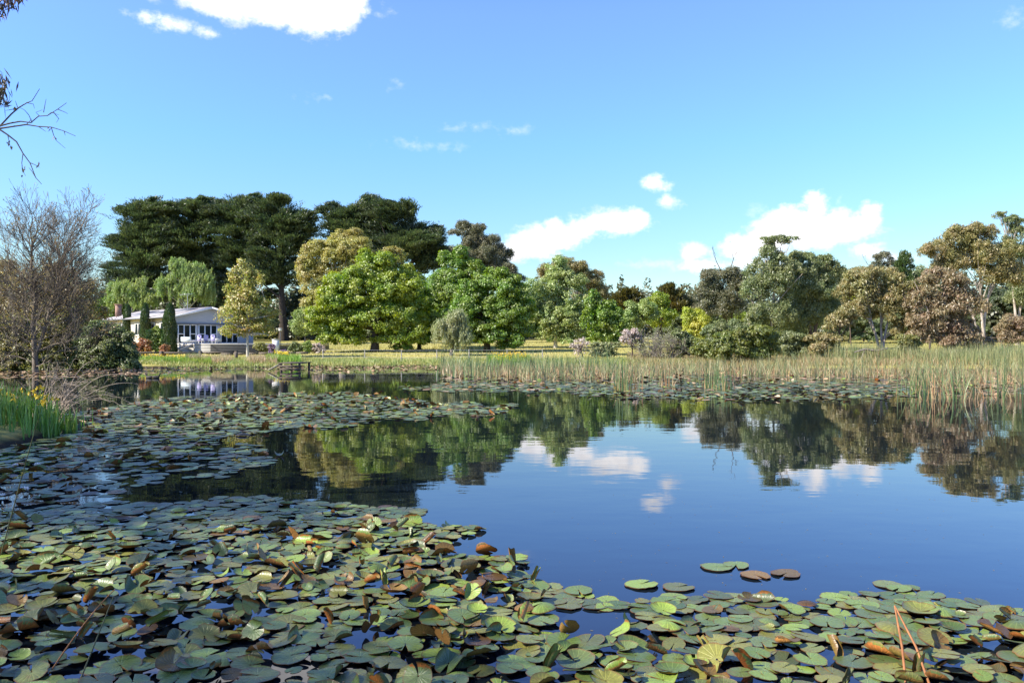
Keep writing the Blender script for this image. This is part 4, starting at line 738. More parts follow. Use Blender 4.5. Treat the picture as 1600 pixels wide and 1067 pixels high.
def pad_mesh(r, kind, nseg=30, nr=5, thick=0.006):
    """unit-radius leaf with notch; returns verts, quads(top m0), quads(bottom m1)"""
    notch = r.uniform(0.10, 0.24); a = np.linspace(notch, 2 * np.pi - notch, nseg + 1); rr = np.array([0.06, .32, .58, .80, .94, 1.0])[-(nr + 1):] if nr == 5 else np.linspace(0.08, 1, nr + 1)
    A, Rr = np.meshgrid(a, rr); edge = 1 + 0.035 * np.sin(A * 3 + r.uniform(0, 6)) + 0.02 * np.sin(A * 7 + r.uniform(0, 6)) + (r.normal(size=A.shape[1]) * 0.016)[None] - Rr ** 4 * (np.exp(-((A[0] - r.uniform(.5, 5.8)) / .10) ** 2) * r.choice([0, 0, .10, .2]) + np.exp(-((A[0] - r.uniform(.5, 5.8)) / .16) ** 2) * r.choice([0, .04, .10]))[None]
    lobe = 1 - 0.10 * np.exp(-((A - a[0]) / .25) ** 2) - 0.10 * np.exp(-((a[-1] - A) / .25) ** 2)
    x = np.cos(A) * Rr * edge * lobe * 1.06; y = np.sin(A) * Rr * edge * lobe * 0.96; z = np.zeros_like(x)
    z += 0.02 * Rr ** 2 * np.sin(A * 2 + r.uniform(0, 6)) - 0.015 * np.exp(-(Rr / .25) ** 2)
    z += -0.008 * np.abs(np.sin(A * 6 + r.uniform(0, 3))) * Rr       # radial veins
    if kind == 'flat': z += 0.03 * np.maximum(0, Rr - .8) * r.uniform(0, 3) + r.uniform(0, .03) * Rr ** 3 * np.sin(A + r.uniform(0, 6))
    elif kind == 'cup': z += r.uniform(.16, .34) * Rr ** 3
    elif kind == 'flip':       # one edge rolled up and over
        d = r.uniform(0, 6.28); s = x * math.cos(d) + y * math.sin(d); e = np.maximum(0, s - r.uniform(.0, .35)); th = e * r.uniform(1.6, 2.6)
        k = np.where(e > 0, (np.sin(th) / (th + 1e-6) - 1) * e, 0); x = x + k * math.cos(d); y = y + k * math.sin(d); z = z + np.where(e > 0, (1 - np.cos(th)) / (th + 1e-6) * e, 0)
    elif kind == 'taco':      # both sides raised
        d = r.uniform(-.5, .5); s = -x * math.sin(d) + y * math.cos(d); c = r.uniform(1.1, 1.9); sg = np.sign(s); e = np.abs(s); th = e * c
        k = (np.sin(th) / (th + 1e-6) - 1) * s; x = x - k * math.sin(d); y = y + k * math.cos(d); z = z + (1 - np.cos(th)) / (th + 1e-6) * e * 1.0
    elif kind == 'roll':      # rolled into an upright cigar
        th = y * 2.6; x = x; z2 = (1 - np.cos(th)) / 2.6; y = np.sin(th) / 2.6 * .8; z = z2
    elif kind == 'drop':      # umbrella, edges down
        z += -0.30 * Rr ** 2 + .30
    v = np.stack([x, y, z], -1).reshape(-1, 3); w = nseg + 1
    i = np.arange(nr)[:, None] * w; j = np.arange(nseg)[None]; q = np.stack([i + j, i + w + j, i + w + j + 1, i + j + 1], -1).reshape(-1, 4)
    return v, q, np.stack([A / (2 * np.pi), Rr], -1).reshape(-1, 2)
def pad_mats():
    out = []
    for key, cols, rough, sp, in (('lily_leaf_top', [(0.045, 0.072, 0.020), (0.085, 0.125, 0.030), (0.18, 0.25, 0.042), (0.075, 0.115, 0.030), (0.11, 0.145, 0.045), (0.17, 0.165, 0.035), (0.055, 0.070, 0.028), (0.12, 0.17, 0.045)], .40, .5), ('lily_leaf_underside', [(0.20, 0.062, 0.018), (0.32, 0.115, 0.028), (0.12, 0.06, 0.02), (0.34, 0.16, 0.045), (0.10, 0.08, 0.02)], .45, .3), ('lily_leaf_brown', [(0.06, 0.035, 0.015), (0.11, 0.065, 0.02), (0.18, 0.11, 0.03), (0.05, 0.045, 0.02)], .42, .35), ('lily_leaf_dry', [(0.28, 0.17, 0.09), (0.42, 0.29, 0.17), (0.20, 0.12, 0.07), (0.46, 0.36, 0.24)], .6, .3)):
        m = bpy.data.materials.new(key); m.use_nodes = True; t = m.node_tree; L = t.links.new; p = t.nodes['Principled BSDF']
        g = N(t, 'ShaderNodeNewGeometry'); oi = N(t, 'ShaderNodeObjectInfo'); rnd = M_(t, 'FRACT', M_(t, 'ADD', g.outputs['Random Per Island'], oi.outputs['Random']))
        r = N(t, 'ShaderNodeValToRGB'); e = r.color_ramp.elements
        while len(e) < len(cols): e.new(.5)
        for i, c in enumerate(cols): e[i].position = i / (len(cols) - 1); e[i].color = (*c, 1)
        L(rnd, r.inputs[0]); nz = N(t, 'ShaderNodeTexNoise'); nz.inputs['Scale'].default_value = 9; nz.inputs['Detail'].default_value = 6; nz.inputs['Roughness'].default_value = .7; L(g.outputs['Position'], nz.inputs['Vector'])
        nf = N(t, 'ShaderNodeTexNoise'); nf.inputs['Scale'].default_value = 60; nf.inputs['Detail'].default_value = 4; L(g.outputs['Position'], nf.inputs['Vector'])
        mx = N(t, 'ShaderNodeMix', data_type='RGBA'); mr = N(t, 'ShaderNodeMapRange'); L(nz.outputs[0], mr.inputs[0]); mr.inputs[1].default_value = .56; mr.inputs[2].default_value = .74; mr.inputs[4].default_value = .75; L(mr.outputs[0], mx.inputs[0])
        L(r.outputs[0], mx.inputs[6]); mx.inputs[7].default_value = (.12, .075, .03, 1) if key.endswith('top') else (.08, .05, .03, 1)
        hs = N(t, 'ShaderNodeHueSaturation'); uvn = N(t, 'ShaderNodeUVMap'); uvn.uv_map = 'leaf'; su = N(t, 'ShaderNodeSeparateXYZ'); L(uvn.outputs[0], su.inputs[0])
        ve = M_(t, 'ABSOLUTE', M_(t, 'SUBTRACT', M_(t, 'FRACT', M_(t, 'MULTIPLY', su.outputs[0], 17.0)), .5)); ve = M_(t, 'SUBTRACT', 1.0, M_(t, 'DIVIDE', ve, M_(t, 'ADD', .10, M_(t, 'MULTIPLY', M_(t, 'SUBTRACT', 1.0, su.outputs[1]), .22)), clamp=True), clamp=True)
        vm = N(t, 'ShaderNodeMix', data_type='RGBA', blend_type='MULTIPLY'); vm.inputs[7].default_value = (1.5, 1.45, 1.2, 1); L(M_(t, 'MULTIPLY', ve, .8), vm.inputs[0]); L(mx.outputs[2], vm.inputs[6])
        em = N(t, 'ShaderNodeMix', data_type='RGBA'); er = N(t, 'ShaderNodeMapRange'); L(M_(t, 'ADD', su.outputs[1], M_(t, 'MULTIPLY', nz.outputs[0], .25)), er.inputs[0]); er.inputs[1].default_value = 1.02; er.inputs[2].default_value = 1.14; er.inputs[4].default_value = .8
        L(er.outputs[0], em.inputs[0]); L(vm.outputs[2], em.inputs[6]); em.inputs[7].default_value = (.13, .055, .02, 1); L(em.outputs[2], hs.inputs['Color']); L(M_(t, 'ADD', M_(t, 'MULTIPLY', nf.outputs[0], .8), .6), hs.inputs['Value']); L(hs.outputs[0], p.inputs['Base Color'])
        L(M_(t, 'ADD', M_(t, 'MULTIPLY', nz.outputs[0], .35), rough - .17), p.inputs['Roughness']); p.inputs['Specular IOR Level'].default_value = sp
        bp = N(t, 'ShaderNodeBump'); bp.inputs['Strength'].default_value = .35; bp.inputs['Distance'].default_value = .01; L(M_(t, 'ADD', M_(t, 'MULTIPLY', nf.outputs[0], .6), M_(t, 'MULTIPLY', ve, -.5)), bp.inputs['Height']); L(bp.outputs[0], p.inputs['Normal'])
        out.append(m)
    return out
PM = pad_mats()
def variants(r, nseg, nr, counts, thick):
    V = []
    for kind, n in counts:
        for _ in range(n):
            V.append((kind, pad_mesh(r, kind, nseg, nr)))
    return V
WORDS = 'first second third fourth fifth sixth seventh eighth ninth tenth eleventh twelfth thirteenth fourteenth fifteenth sixteenth seventeenth eighteenth nineteenth twentieth twenty-first twenty-second twenty-third twenty-fourth twenty-fifth twenty-sixth twenty-seventh twenty-eighth twenty-ninth thirtieth thirty-first thirty-second thirty-third thirty-fourth thirty-fifth thirty-sixth thirty-seventh thirty-eighth thirty-ninth fortieth forty-first forty-second forty-third forty-fourth forty-fifth forty-sixth forty-seventh forty-eighth forty-ninth fiftieth'.split()
def xf(v, s, tilt, taz, rz, off):
    ca, sa = np.cos(rz), np.sin(rz); x = v[:, 0] * ca - v[:, 1] * sa; y = v[:, 0] * sa + v[:, 1] * ca; z = v[:, 2]
    k = np.array([math.cos(taz), math.sin(taz), 0.0]); p = np.stack([x, y, z], 1) * s; c, sn = math.cos(tilt), math.sin(tilt)
    p = p * c + np.cross(k, p) * sn + np.outer(p @ k, k) * (1 - c); return p + off
def rotmat(tilt, taz, rz): return mathutils.Matrix.Rotation(tilt, 4, mathutils.Vector((math.cos(taz), math.sin(taz), 0))) @ mathutils.Matrix.Rotation(rz, 4, 'Z')
def lily():
    r = np.random.default_rng(21)
    X, Y = scatter(NEAR, 4.0, 11.8, 0.106, r, NEARHOLE, 1.0)
    # a handful of pads on their own beyond the edge, as in the photograph
    ex = [(1120, 887, .15), (1150, 884, .13), (1180, 900, .14), (1228, 897, .14), (1003, 914, .15), (1060, 918, .14), (735, 828, .12), (655, 798, .12), (885, 945, .14), (930, 945, .15), (945, 1050, .14)]
    eX = np.array([(p[0] - 800) / F * (CAMZ * F / (p[1] - HZ)) for p in ex]); eY = np.array([CAMZ * F / (p[1] - HZ) for p in ex])
    X = np.concatenate([X, eX]); Y = np.concatenate([Y, eY]); n = len(X); R_ = r.uniform(.080, .136, n) * np.where(r.uniform(size=n) < .2, .72, 1)
    R_[-len(ex):] = [e[2] for e in ex]
    px, py = proj(X, Y)
    # how crowded: pads lift and tilt in the crowded left drift, lie flat at the open edge
    edge = np.clip(np.min([np.where(py > 0, (py - 790) / 90, 0), np.where(px > 850, (py - 935) / 60, 9)], axis=0), 0, 1); crowd = edge * (0.55 + .45 * (np.sin(X * 1.7 + 1) * np.sin(Y * 1.3) > -.3)); crowd[-len(ex):] = 0
    kinds = []; 
    for i in range(n):
        u = r.uniform(); c = crowd[i]
        kinds.append('flat' if u > .42 * c + .03 else ('flip' if u < .10 * c + .02 else 'cup' if u < .17 * c + .03 else 'taco' if u < .26 * c else 'drop' if u < .29 * c + .02 else 'roll' if u < .40 * c else 'flip'))
    V = {}; src = {}
    for kind, cnt in (('flat', 8), ('cup', 4), ('flip', 5), ('taco', 4), ('roll', 3), ('drop', 3)):
        V[kind] = [pad_mesh(r, kind, 30, 5) for _ in range(cnt)]; src[kind] = [pad_mesh(r, kind, 30, 5) for _ in range(cnt)]
    inview = (px > -15) & (px < 1615) & (py < 1075) & (py > 760); size = R_ * R_ / Y ** 3 * inview; order = np.argsort(-size); indiv = set(order[:300].tolist())
    meshes = {}
    for kind in V:
        meshes[kind] = []
        for (v, q, uv) in V[kind]:
            for brown in (0, 1):
                b = Buf(); th = 0.035; nn = len(v); b.add(v, q=q, m=2 if brown else 0, uv=uv); b.add(v - np.array([0, 0, th]), q=q[:, ::-1], m=1, uv=uv)
                meshes[kind].append(b.mesh('lily_pad', PM, smooth=True))
    pose = []
    for i in range(n):
        k = kinds[i]; c = crowd[i]; z = .004 + r.uniform(0, .016) + c * r.uniform(0, .055); tilt = abs(r.normal()) * (.02 + .13 * c); taz = r.uniform(0, 6.28)
        s = R_[i]
        if k in ('cup', 'flip', 'drop'): z += r.uniform(0, .03); tilt *= 1.5
        if k == 'taco': z += .01; tilt = r.uniform(0, .5); s *= .85
        if k == 'flip' and r.uniform() < .16: tilt = r.uniform(.4, 1.0); s *= .85; z += s * math.sin(tilt) * .7
        if k == 'roll': tilt = r.uniform(.25, 1.35); z += s * math.sin(tilt) * .6; s *= .72; taz = r.uniform(0, 6.28)
        if k in ('cup', 'flip') and r.uniform() < .10: tilt = r.uniform(.5, 1.1); s *= .85; z += s * math.sin(tilt) * .7
        pose.append((k, s, tilt, taz, r.uniform(0, 6.28), z, r.uniform() < (.03 if k == 'flat' else .14)))
    # individual pads
    tone = dict(flat='flat green lily pad', cup='upturned dish-like green lily pad', flip='green lily pad with one edge curled up', taco='green lily pad folded along both sides', roll='tightly rolled reddish lily leaf', drop='domed green lily pad above water')
    toneb = dict(flat='flat brownish lily pad', cup='upturned brown lily pad', flip='brown lily pad with one edge curled up', taco='brown lily pad folded along both sides', roll='tightly rolled brown lily leaf', drop='domed brown lily pad above water')
    ids = sorted(indiv, key=lambda i: -py[i]); rows = []; perrow = 38
    for a in range(0, len(ids), perrow): rows.append(sorted(ids[a:a + perrow], key=lambda i: px[i]))
    for ri, row in enumerate(rows):
        for ci, i in enumerate(row):
            k, s, tilt, taz, rz, z, br = pose[i]; me = meshes[k][(r.integers(len(V[k]))) * 2 + int(br)]
            o = bpy.data.objects.new('lily_pad', me); C.objects.link(o); o.location = (X[i], Y[i], z); o.rotation_euler = rotmat(tilt, taz, rz).to_euler(); o.scale = (s, s, s)
            tag(o, f"{(toneb if br else tone)[k]}, {WORDS[ci]} from left in {WORDS[ri]} row up", 'lily pad', 'lily pads in the nearest drift')
    b = Buf()
    for i in range(n):
        if i in indiv: continue
        k, s, tilt, taz, rz, z, br = pose[i]; v, q, uv = src[k][r.integers(len(src[k]))]; w = xf(v, s, tilt, taz, rz, np.array([X[i], Y[i], z]))
        b.add(w, q=q, m=2 if br else 0, uv=uv)
        b.add(w - np.array([0, 0, .004]), q=q[:, ::-1], m=1, uv=uv)
    # middle and far drifts
    r2 = np.random.default_rng(33)
    Xm, Ym = scatter(MID, 10.2, 35.5, 0.175, r2, None, 1.0)
    lo = {k: [pad_mesh(r2, k, 14, 2) for _ in range(5)] for k in ('flat', 'cup', 'flip', 'taco', 'roll', 'drop')}
    dens = np.sin(Xm * .9 + 2) * np.sin(Ym * .6) + .5 * np.sin(Xm * 2.3 + Ym)
    for i in range(len(Xm)):
        pxm, pym = proj(Xm[i], Ym[i]); openwater = (pxm > 330 and pym > 680) or (pym > 735 and pxm > 120)
        if pxm > 100 and pym > 690 and r2.uniform() < .12 + .1 * dens[i]: continue
        u = r2.uniform(); up = (0.06 if openwater else .17 + .10 * dens[i]); k = 'flat' if u > up else ('flip', 'cup', 'taco', 'drop', 'roll', 'flip')[int(u / up * 5.99)]
        s = r2.uniform(.10, .165); tilt = abs(r2.normal()) * (.02 if openwater else .07); z = .006 + r2.uniform(0, .02 if openwater else .04)
        if k == 'roll' or (k in ('flip', 'cup') and r2.uniform() < .15): tilt = r2.uniform(.3, 1.0); s *= .8; z += s * .5
        v, q, uv = lo[k][r2.integers(5)]; w = xf(v, s, tilt, r2.uniform(0, 6.28), r2.uniform(0, 6.28), np.array([Xm[i], Ym[i], z])); br = r2.uniform() < (.06 if k == 'flat' else .35)
        b.add(w, q=q, m=2 if br else 0, uv=uv)
        if k != 'flat': b.add(w - np.array([0, 0, .005]), q=q[:, ::-1], m=1, uv=uv)
    fl = [pad_mesh(r2, k, 8, 1) for k in ('flat', 'flat', 'flat', 'cup', 'flip', 'drop', 'taco')]
    for poly, y0, y1, sp, pu, pb in ((FARA, 29, 44, .25, .10, .15), (FARD, 31, 42, .36, .2, .4), (FARB, 38, 72, .5, .3, .45), (FARC, 42, 74, .34, .35, .9)):
        Xf, Yf = scatter(poly, y0, y1, sp, r2, None, .6)
        for i in range(len(Xf)):
            up = r2.uniform() < (.5 if poly is FARA and Yf[i] < 33.2 else pu); v, q, uv = fl[r2.integers(3, 7) if up else r2.integers(3)]; s = r2.uniform(.12, .21) * (.6 if up else 1) * (1.25 if sp > .4 else 1); tilt = abs(r2.normal()) * (.35 if up else .05); z = .01 + r2.uniform(0, .12 if up else .02)
            w = xf(v, s, tilt, r2.uniform(0, 6.28), r2.uniform(0, 6.28), np.array([Xf[i], Yf[i], z])); b.add(w, q=q, m=(3 if poly is FARC or r2.uniform() < .5 else 2) if r2.uniform() < pb else 0, uv=uv)
            if up: b.add(w - np.array([0, 0, .006]), q=q[:, ::-1], m=1, uv=uv)
    tag(b.obj('lily_pads', PM, smooth=True), 'dense drifts of smaller and more distant lily pads over the pond', 'lily pads', 'lily pads', kind='stuff')
    r3 = np.random.default_rng(44); k = 2600; Y3 = 5.2 + 26 * r3.uniform(0, 1, k) ** 1.3; X3 = r3.uniform(-.66, .66, k) * Y3; ok = (np.sin(X3 * .55 + 1.2 * np.sin(Y3 * .35)) + .5 * r3.normal(size=k)) > .35; X3, Y3 = X3[ok], Y3[ok]; k = len(X3); bb = Buf()
    P3 = np.stack([X3, Y3, np.full(k, .003)], 1); a3 = r3.uniform(0, 6.28, k); leaves(bb, P3, np.stack([np.cos(a3), np.sin(a3), a3 * 0], 1), np.tile([0, 0, 1.0], (k, 1)), r3.uniform(.008, .035, k), r3.uniform(.004, .014, k))
    tag(bb.obj('floating_debris', leafmat('debris', [(.2, .15, .08), (.35, .3, .18), (.12, .1, .05)])), 'tiny floating leaf bits and seeds on the open water', 'debris', kind='stuff')
    print('PADS', n, len(Xm))
lily()
def flowers():
    wm = surf('lily_petal', (.75, .70, .66), (.85, .80, .74), 8, .5, .05); ym = surf('lily_heart', (.6, .4, .05), (.7, .5, .1), 8, .6, 0)
    for (px, py, s, lab) in ((38, 767, .085, 'open white water lily among dark pads near the frame edge'), (58, 727, .075, 'white water lily on the shaded pads below the yellow irises'), (24, 727, .06, 'half-open white water lily beside a curled pad'), (3, 776, .06, 'white water lily cut by the frame edge'), (497, 818, .0, '')):
        if s == 0: continue
        Y = CAMZ * F / (py + 6 - HZ); X = W(px, 0, Y)[0]; e = empty('water_lily', (X, Y, .04)); tag(e, lab, 'flower', 'white water lilies'); r = np.random.default_rng(px); b = Buf()
        for ring, (n, tl, ln) in enumerate(((9, .45, 1.0), (8, .85, .9), (6, 1.2, .75))):
            for i in range(n):
                a = 2 * np.pi * (i + ring * .5) / n + r.normal() * .05; t = np.linspace(0, 1, 6); L_ = s * ln; rad = .1 * s + L_ * (t * math.cos(tl) ); hh = L_ * (t ** 1.4) * math.sin(tl) + .02; w = s * .22 * np.sin(np.pi * np.clip(t * .9 + .08, 0, 1)) ; d = np.array([math.cos(a), math.sin(a)]); p_ = np.array([-d[1], d[0]])
                rows = [np.stack([X + d[0] * rad + p_[0] * w * k, Y + d[1] * rad + p_[1] * w * k, .04 + hh + abs(k) * .15 * w], 1) for k in (-1, 0, 1)]
                v = np.stack(rows, 1).reshape(-1, 3); q = [(j * 3 + c, j * 3 + c + 1, j * 3 + c + 4, j * 3 + c + 3) for j in range(5) for c in range(2)]; b.add(v, q=q)
        b.obj('petals', wm, e, smooth=True); b = Buf(); blob(b, (X, Y, .04 + s * .35), (s * .18, s * .18, s * .25), 8, 6); b.obj('heart', ym, e, smooth=True)
flowers()

# ------------------------------------------------------------------ reeds, grasses, irises
def blades(b, X, Y, Z0, H, w, lean, r, nseg=3, m=0, az=None):
    n = len(X); az = r.uniform(0, 2 * np.pi, n) if az is None else az; d = np.stack([np.cos(az), np.sin(az)], 1); fa = r.uniform(0, np.pi, n); fd = np.stack([np.cos(fa), np.sin(fa) * .4], 1)
    lv = []
    for s in range(nseg + 1):
        t = s / nseg; c = np.stack([X + d[:, 0] * lean * H * t ** 1.7, Y + d[:, 1] * lean * H * t ** 1.7, Z0 + H * t * (1 - .25 * lean * t)], 1)
        ww = (w * (1 - t ** 1.8) * .5 + .0015)[:, None]; off = np.concatenate([fd * ww, np.zeros((n, 1))], 1); lv += [c - off, c + off]
    v = np.stack(lv, 1); k = 2 * (nseg + 1); q = np.array([(2 * s, 2 * s + 1, 2 * s + 3, 2 * s + 2) for s in range(nseg)])
    b.add(v.reshape(-1, 3), q=(np.arange(n)[:, None, None] * k + q[None]).reshape(-1, 4), m=m)
REED = leafmat('reed_leaves', [(0.42, 0.34, 0.17), (0.16, 0.21, 0.07), (0.24, 0.28, 0.10), (0.30, 0.30, 0.12), (0.42, 0.36, 0.17), (0.13, 0.18, 0.07), (0.27, 0.30, 0.13)], .25)
TAN = leafmat('dry_reed', [(0.45, 0.30, 0.13), (0.36, 0.20, 0.08), (0.50, 0.40, 0.22), (0.28, 0.15, 0.06)], .2)
GREENR = leafmat('green_reed', [(0.09, 0.16, 0.05), (0.14, 0.21, 0.07), (0.20, 0.25, 0.09)], .25)
def reeds():
    r = np.random.default_rng(50)
    def field(name, lab, mat, poly, Y0, Y1, n, h, w, lean, clump=0.0):
        X = r.uniform(-.72, .72, n * 4) * Y1; Y = r.uniform(Y0, Y1, n * 4); px, py = proj(X, Y); ok = poly_in(px, py, poly); 
        if clump: ok &= (np.sin(X * 1.1 + 2 * np.sin(Y * .5)) + np.sin(Y * 1.7 + X * .4) + r.normal(size=len(X)) * .5) > clump
        X, Y = X[ok][:n], Y[ok][:n]; k = len(X); H = r.uniform(h[0], h[1], k) * (1 + .18 * np.sin(X * .6 + Y * .3)); b = Buf(); z0 = np.maximum(gz(X, Y), -.15)
        blades(b, X, Y, z0, H, np.full(k, w) * r.uniform(.7, 1.3, k), np.abs(r.normal(size=k)) * lean, r); tag(b.obj(name, mat), lab, 'reeds', kind='stuff')
    band = [(1000, 566), (1060, 570), (1300, 574), (1650, 580), (1660, 556), (1400, 553), (1060, 556), (900, 560), (860, 566)]
    field('reed_bed', 'dense bed of green and straw reeds along the far bank below the gums', REED, band, 52, 72, 26000, (1.0, 1.75), .045, .16)
    front = [(690, 588), (790, 594), (1000, 594), (1060, 586), (1280, 590), (1420, 592), (1440, 606), (1650, 612), (1650, 570), (1000, 562), (690, 572)]
    field('marsh_reeds', 'looser marsh reeds rising through the lily pads', REED, front, 40, 66, 7500, (.6, 1.45), .04, .35, .15)
    field('dry_reeds', 'tangled dry straw reeds and stubble in the marsh', TAN, front, 38, 66, 6500, (.3, .95), .035, .55, .0)
    cl = [(680, 588), (770, 595), (960, 592), (960, 572), (690, 572)]
    field('tall_rushes', 'tall grey-green rushes at the open end of the marsh', GREENR, cl, 44, 72, 2600, (1.2, 2.1), .045, .22, .2)
    fr = [(1425, 628), (1500, 630), (1650, 630), (1650, 608), (1430, 604)]
    field('front_stubble', 'broken straw-coloured reed stems standing in the water', TAN, fr, 27, 42, 1500, (.25, .85), .03, .45, .2)
    field('front_reeds', 'scattered tall green reeds standing in the water', GREENR, fr, 27, 42, 420, (1.1, 1.9), .028, .30, .3)
    for (px, py, hp, n, lab) in ((972, 611, 62, 60, 'upright reed clump standing alone in the pads below the pink blossom'), (984, 610, 40, 22, 'shorter straw reed clump beside the upright lone clump'), (1127, 609, 46, 46, 'straw-tipped reed clump in the pads below the dark brown gum'), (1108, 606, 42, 40, 'fine green reed clump next to the straw-tipped one'), (1436, 616, 56, 60, 'dark green fan of reeds at the end of the pad drift'), (1458, 622, 52, 22, 'pink-brown dead reed tuft beside the green fan'), (1567, 624, 88, 14, 'tallest single dark reeds near the frame edge'), (1040, 604, 30, 26, 'low straw reed tuft between the two lone clumps'), (1500, 624, 60, 26, 'leaning reeds crossing over the open water')):
        n = int(n * .65); Y = CAMZ * F / (py - HZ); X = W(px, 0, Y)[0]; e = empty('reed_clump', (X, Y, 0)); tag(e, lab, 'reeds', 'reed clumps standing in the pond'); H = hp / F * Y; tan = ('straw' in lab or 'dead' in lab)
        sp = .32 if 'fan' in lab else .22; b = Buf(); lean = .45 if 'lean' in lab else (.28 if 'fan' in lab else .07)
        blades(b, X + r.normal(size=n) * sp, Y + r.normal(size=n) * .25, np.full(n, -.1), H * r.uniform(.6, 1.05, n), np.full(n, .04), np.abs(r.normal(size=n)) * lean, r); b.obj('leaves', TAN if tan and 'tipped' not in lab else GREENR, e)
        b = Buf(); m = n // 2; blades(b, X + r.normal(size=m) * sp * 1.2, Y + r.normal(size=m) * .25, np.full(m, -.1), H * r.uniform(.2, .6, m), np.full(m, .045), np.abs(r.normal(size=m)) * .4, r); b.obj('dead_leaves', TAN, e)
reeds()
def bank_plants():
    r = np.random.default_rng(60)
    def strip(name, lab, mat, p0, p1, Y0, Y1, n, h, w, lean, clump=None):
        px = r.uniform(p0, p1, n); Y = r.uniform(Y0, Y1, n); X = (px - 800) / F * Y
        if clump: k = (np.sin(px * .13) + np.sin(px * .041 + 2) + r.normal(size=n) * .4) > clump; X, Y = X[k], Y[k]
        k = len(X); b = Buf(); z = gz(X, Y); ok = z > -.1; X, Y, z = X[ok], Y[ok], z[ok]; k = len(X)
        blades(b, X, Y, z, r.uniform(h[0], h[1], k), np.full(k, w), np.abs(r.normal(size=k)) * lean, r); tag(b.obj(name, mat), lab, 'plants', kind='stuff')
    iris = leafmat('iris_leaf', [(0.16, 0.30, 0.03), (0.26, 0.40, 0.05), (0.36, 0.48, 0.08)], .35)
    strip('bank_irises', 'bright green iris leaves along the bank below the rail fence', iris, 212, 330, 71.6, 73.6, 4600, (.25, .6), .06, .15)
    strip('bank_irises', 'bright green leaves by the jetty', iris, 415, 470, 72.5, 75, 1500, (.4, .9), .07, .2)
    strip('bank_grass', 'pinkish tan feathery grass tufts on the bank before the deck', leafmat('tan_grass', [(0.46, 0.33, 0.20), (0.56, 0.42, 0.27), (0.36, 0.28, 0.12), (.5, .4, .2)], .3), 295, 432, 72, 74.6, 8000, (.3, .8), .035, .3, -.45)
    strip('bank_rushes', 'dark green rush tufts between tan grasses', GREENR, 290, 420, 72, 74.5, 1500, (.5, .95), .04, .12, 1.0)
    strip('bank_grass', 'short rough green grass along the far bank', leafmat('bank_green', [(0.20, 0.28, 0.05), (0.32, 0.36, 0.09), (0.40, 0.37, 0.15)], .3), -20, 1000, 70, 77, 42000, (.12, .42), .05, .4)
    strip('bank_grass', 'tawny rough grass under the gums', leafmat('tawny_grass', [(0.30, 0.24, 0.10), (0.42, 0.33, 0.15), (0.20, 0.20, 0.06)], .3), 980, 1640, 64, 84, 42000, (.15, .6), .06, .4)
    strip('lawn_tufts', 'loose taller grass over the lawn', leafmat('lawn_tuft', [(0.28, 0.28, 0.07), (0.42, 0.38, 0.13), (0.36, 0.33, 0.10)], .3), -20, 1640, 76, 125, 50000, (.05, .2), .07, .4)
    ye = leafmat('iris_petal', [(0.80, 0.56, 0.02), (0.85, 0.65, 0.04)], .3)
    for lab, a, c, Y0, Y1, n, z0, z1 in (('yellow iris blooms scattered over the bank below the rail fence', 212, 290, 71.4, 73.2, 70, .5, .72), ('yellow iris blooms on the bank under the deep green oaks', 768, 822, 73.6, 75.5, 200, .5, .95), ('yellow iris blooms behind the jetty', 428, 452, 73, 75, 90, .7, 1.0)):
        px = r.uniform(a, c, n); Y = r.uniform(Y0, Y1, n); X = (px - 800) / F * Y; P = np.stack([X, Y, gz(X, Y) + r.uniform(z0, z1, n)], 1); P = np.repeat(P, 4, 0) + r.normal(size=(n * 4, 3)) * .035; b = Buf(); leaves(b, P, r.normal(size=P.shape), r.normal(size=P.shape), .09, .06); tag(b.obj('iris_blooms', ye), lab, 'flowers', kind='stuff')
    strip('bank_irises', 'iris leaves on the bank under the deep green oaks', iris, 762, 828, 73.4, 75.6, 2600, (.4, .85), .07, .15)
    # near yellow iris clump
    X0, Y0 = W(38, 0, 19)[0], 19.0; e = empty('iris_clump', (X0, Y0, 0)); tag(e, 'lush clump of yellow flag irises with tall green leaves at the water edge', 'iris clump')
    n = 900; X = r.uniform(-13.6, -10.75, n); Y = 19 + r.normal(size=n) * .55 + (X + 12) * .15; b = Buf(); hh = r.uniform(.55, 1.05, n) * np.interp(X, [-13.5, -11.8, -10.75], [1.1, 1, .72])
    blades(b, X, Y, np.maximum(gz(X, Y), -.1) - .05, hh, r.uniform(.028, .05, n), np.abs(r.normal(size=n)) * .16, r, nseg=4); b.obj('leaves', leafmat('flag_leaf', [(0.06, 0.16, 0.02), (0.11, 0.26, 0.03), (0.17, 0.34, 0.05), (.20, .30, .06)], .35, .4, .1), e)
    pet = Buf(); s = 0.055
    for i, a in enumerate(np.arange(6) * np.pi / 3):
        d = np.array([math.cos(a), math.sin(a), 0]); p_ = np.array([-d[1], d[0], 0]); dn = i % 2 == 0; t = np.linspace(0, 1, 5); L_ = s * (1.25 if dn else .8)
        rad = L_ * t; zz = (0.35 * s * np.sin(t * 2.2) - 1.1 * s * t ** 3) if dn else s * 1.1 * t ** .8; w = s * (.55 if dn else .25) * np.sin(np.pi * np.clip(t * .82 + .1, 0, 1))
        v = np.concatenate([[d * rad[j] * (1 if dn else .45) + p_ * w[j] * k + np.array([0, 0, zz[j] - abs(k) * .2 * w[j]]) for k in (-1, 0, 1)] for j in range(5)]); pet.add(v, q=[(j * 3 + c, j * 3 + c + 1, j * 3 + c + 4, j * 3 + c + 3) for j in range(4) for c in range(2)])
    fm = pet.mesh('iris_flower', surf('flag_petal', (0.78, 0.50, 0.02), (0.86, 0.62, 0.05), 6, .6, .05), True)
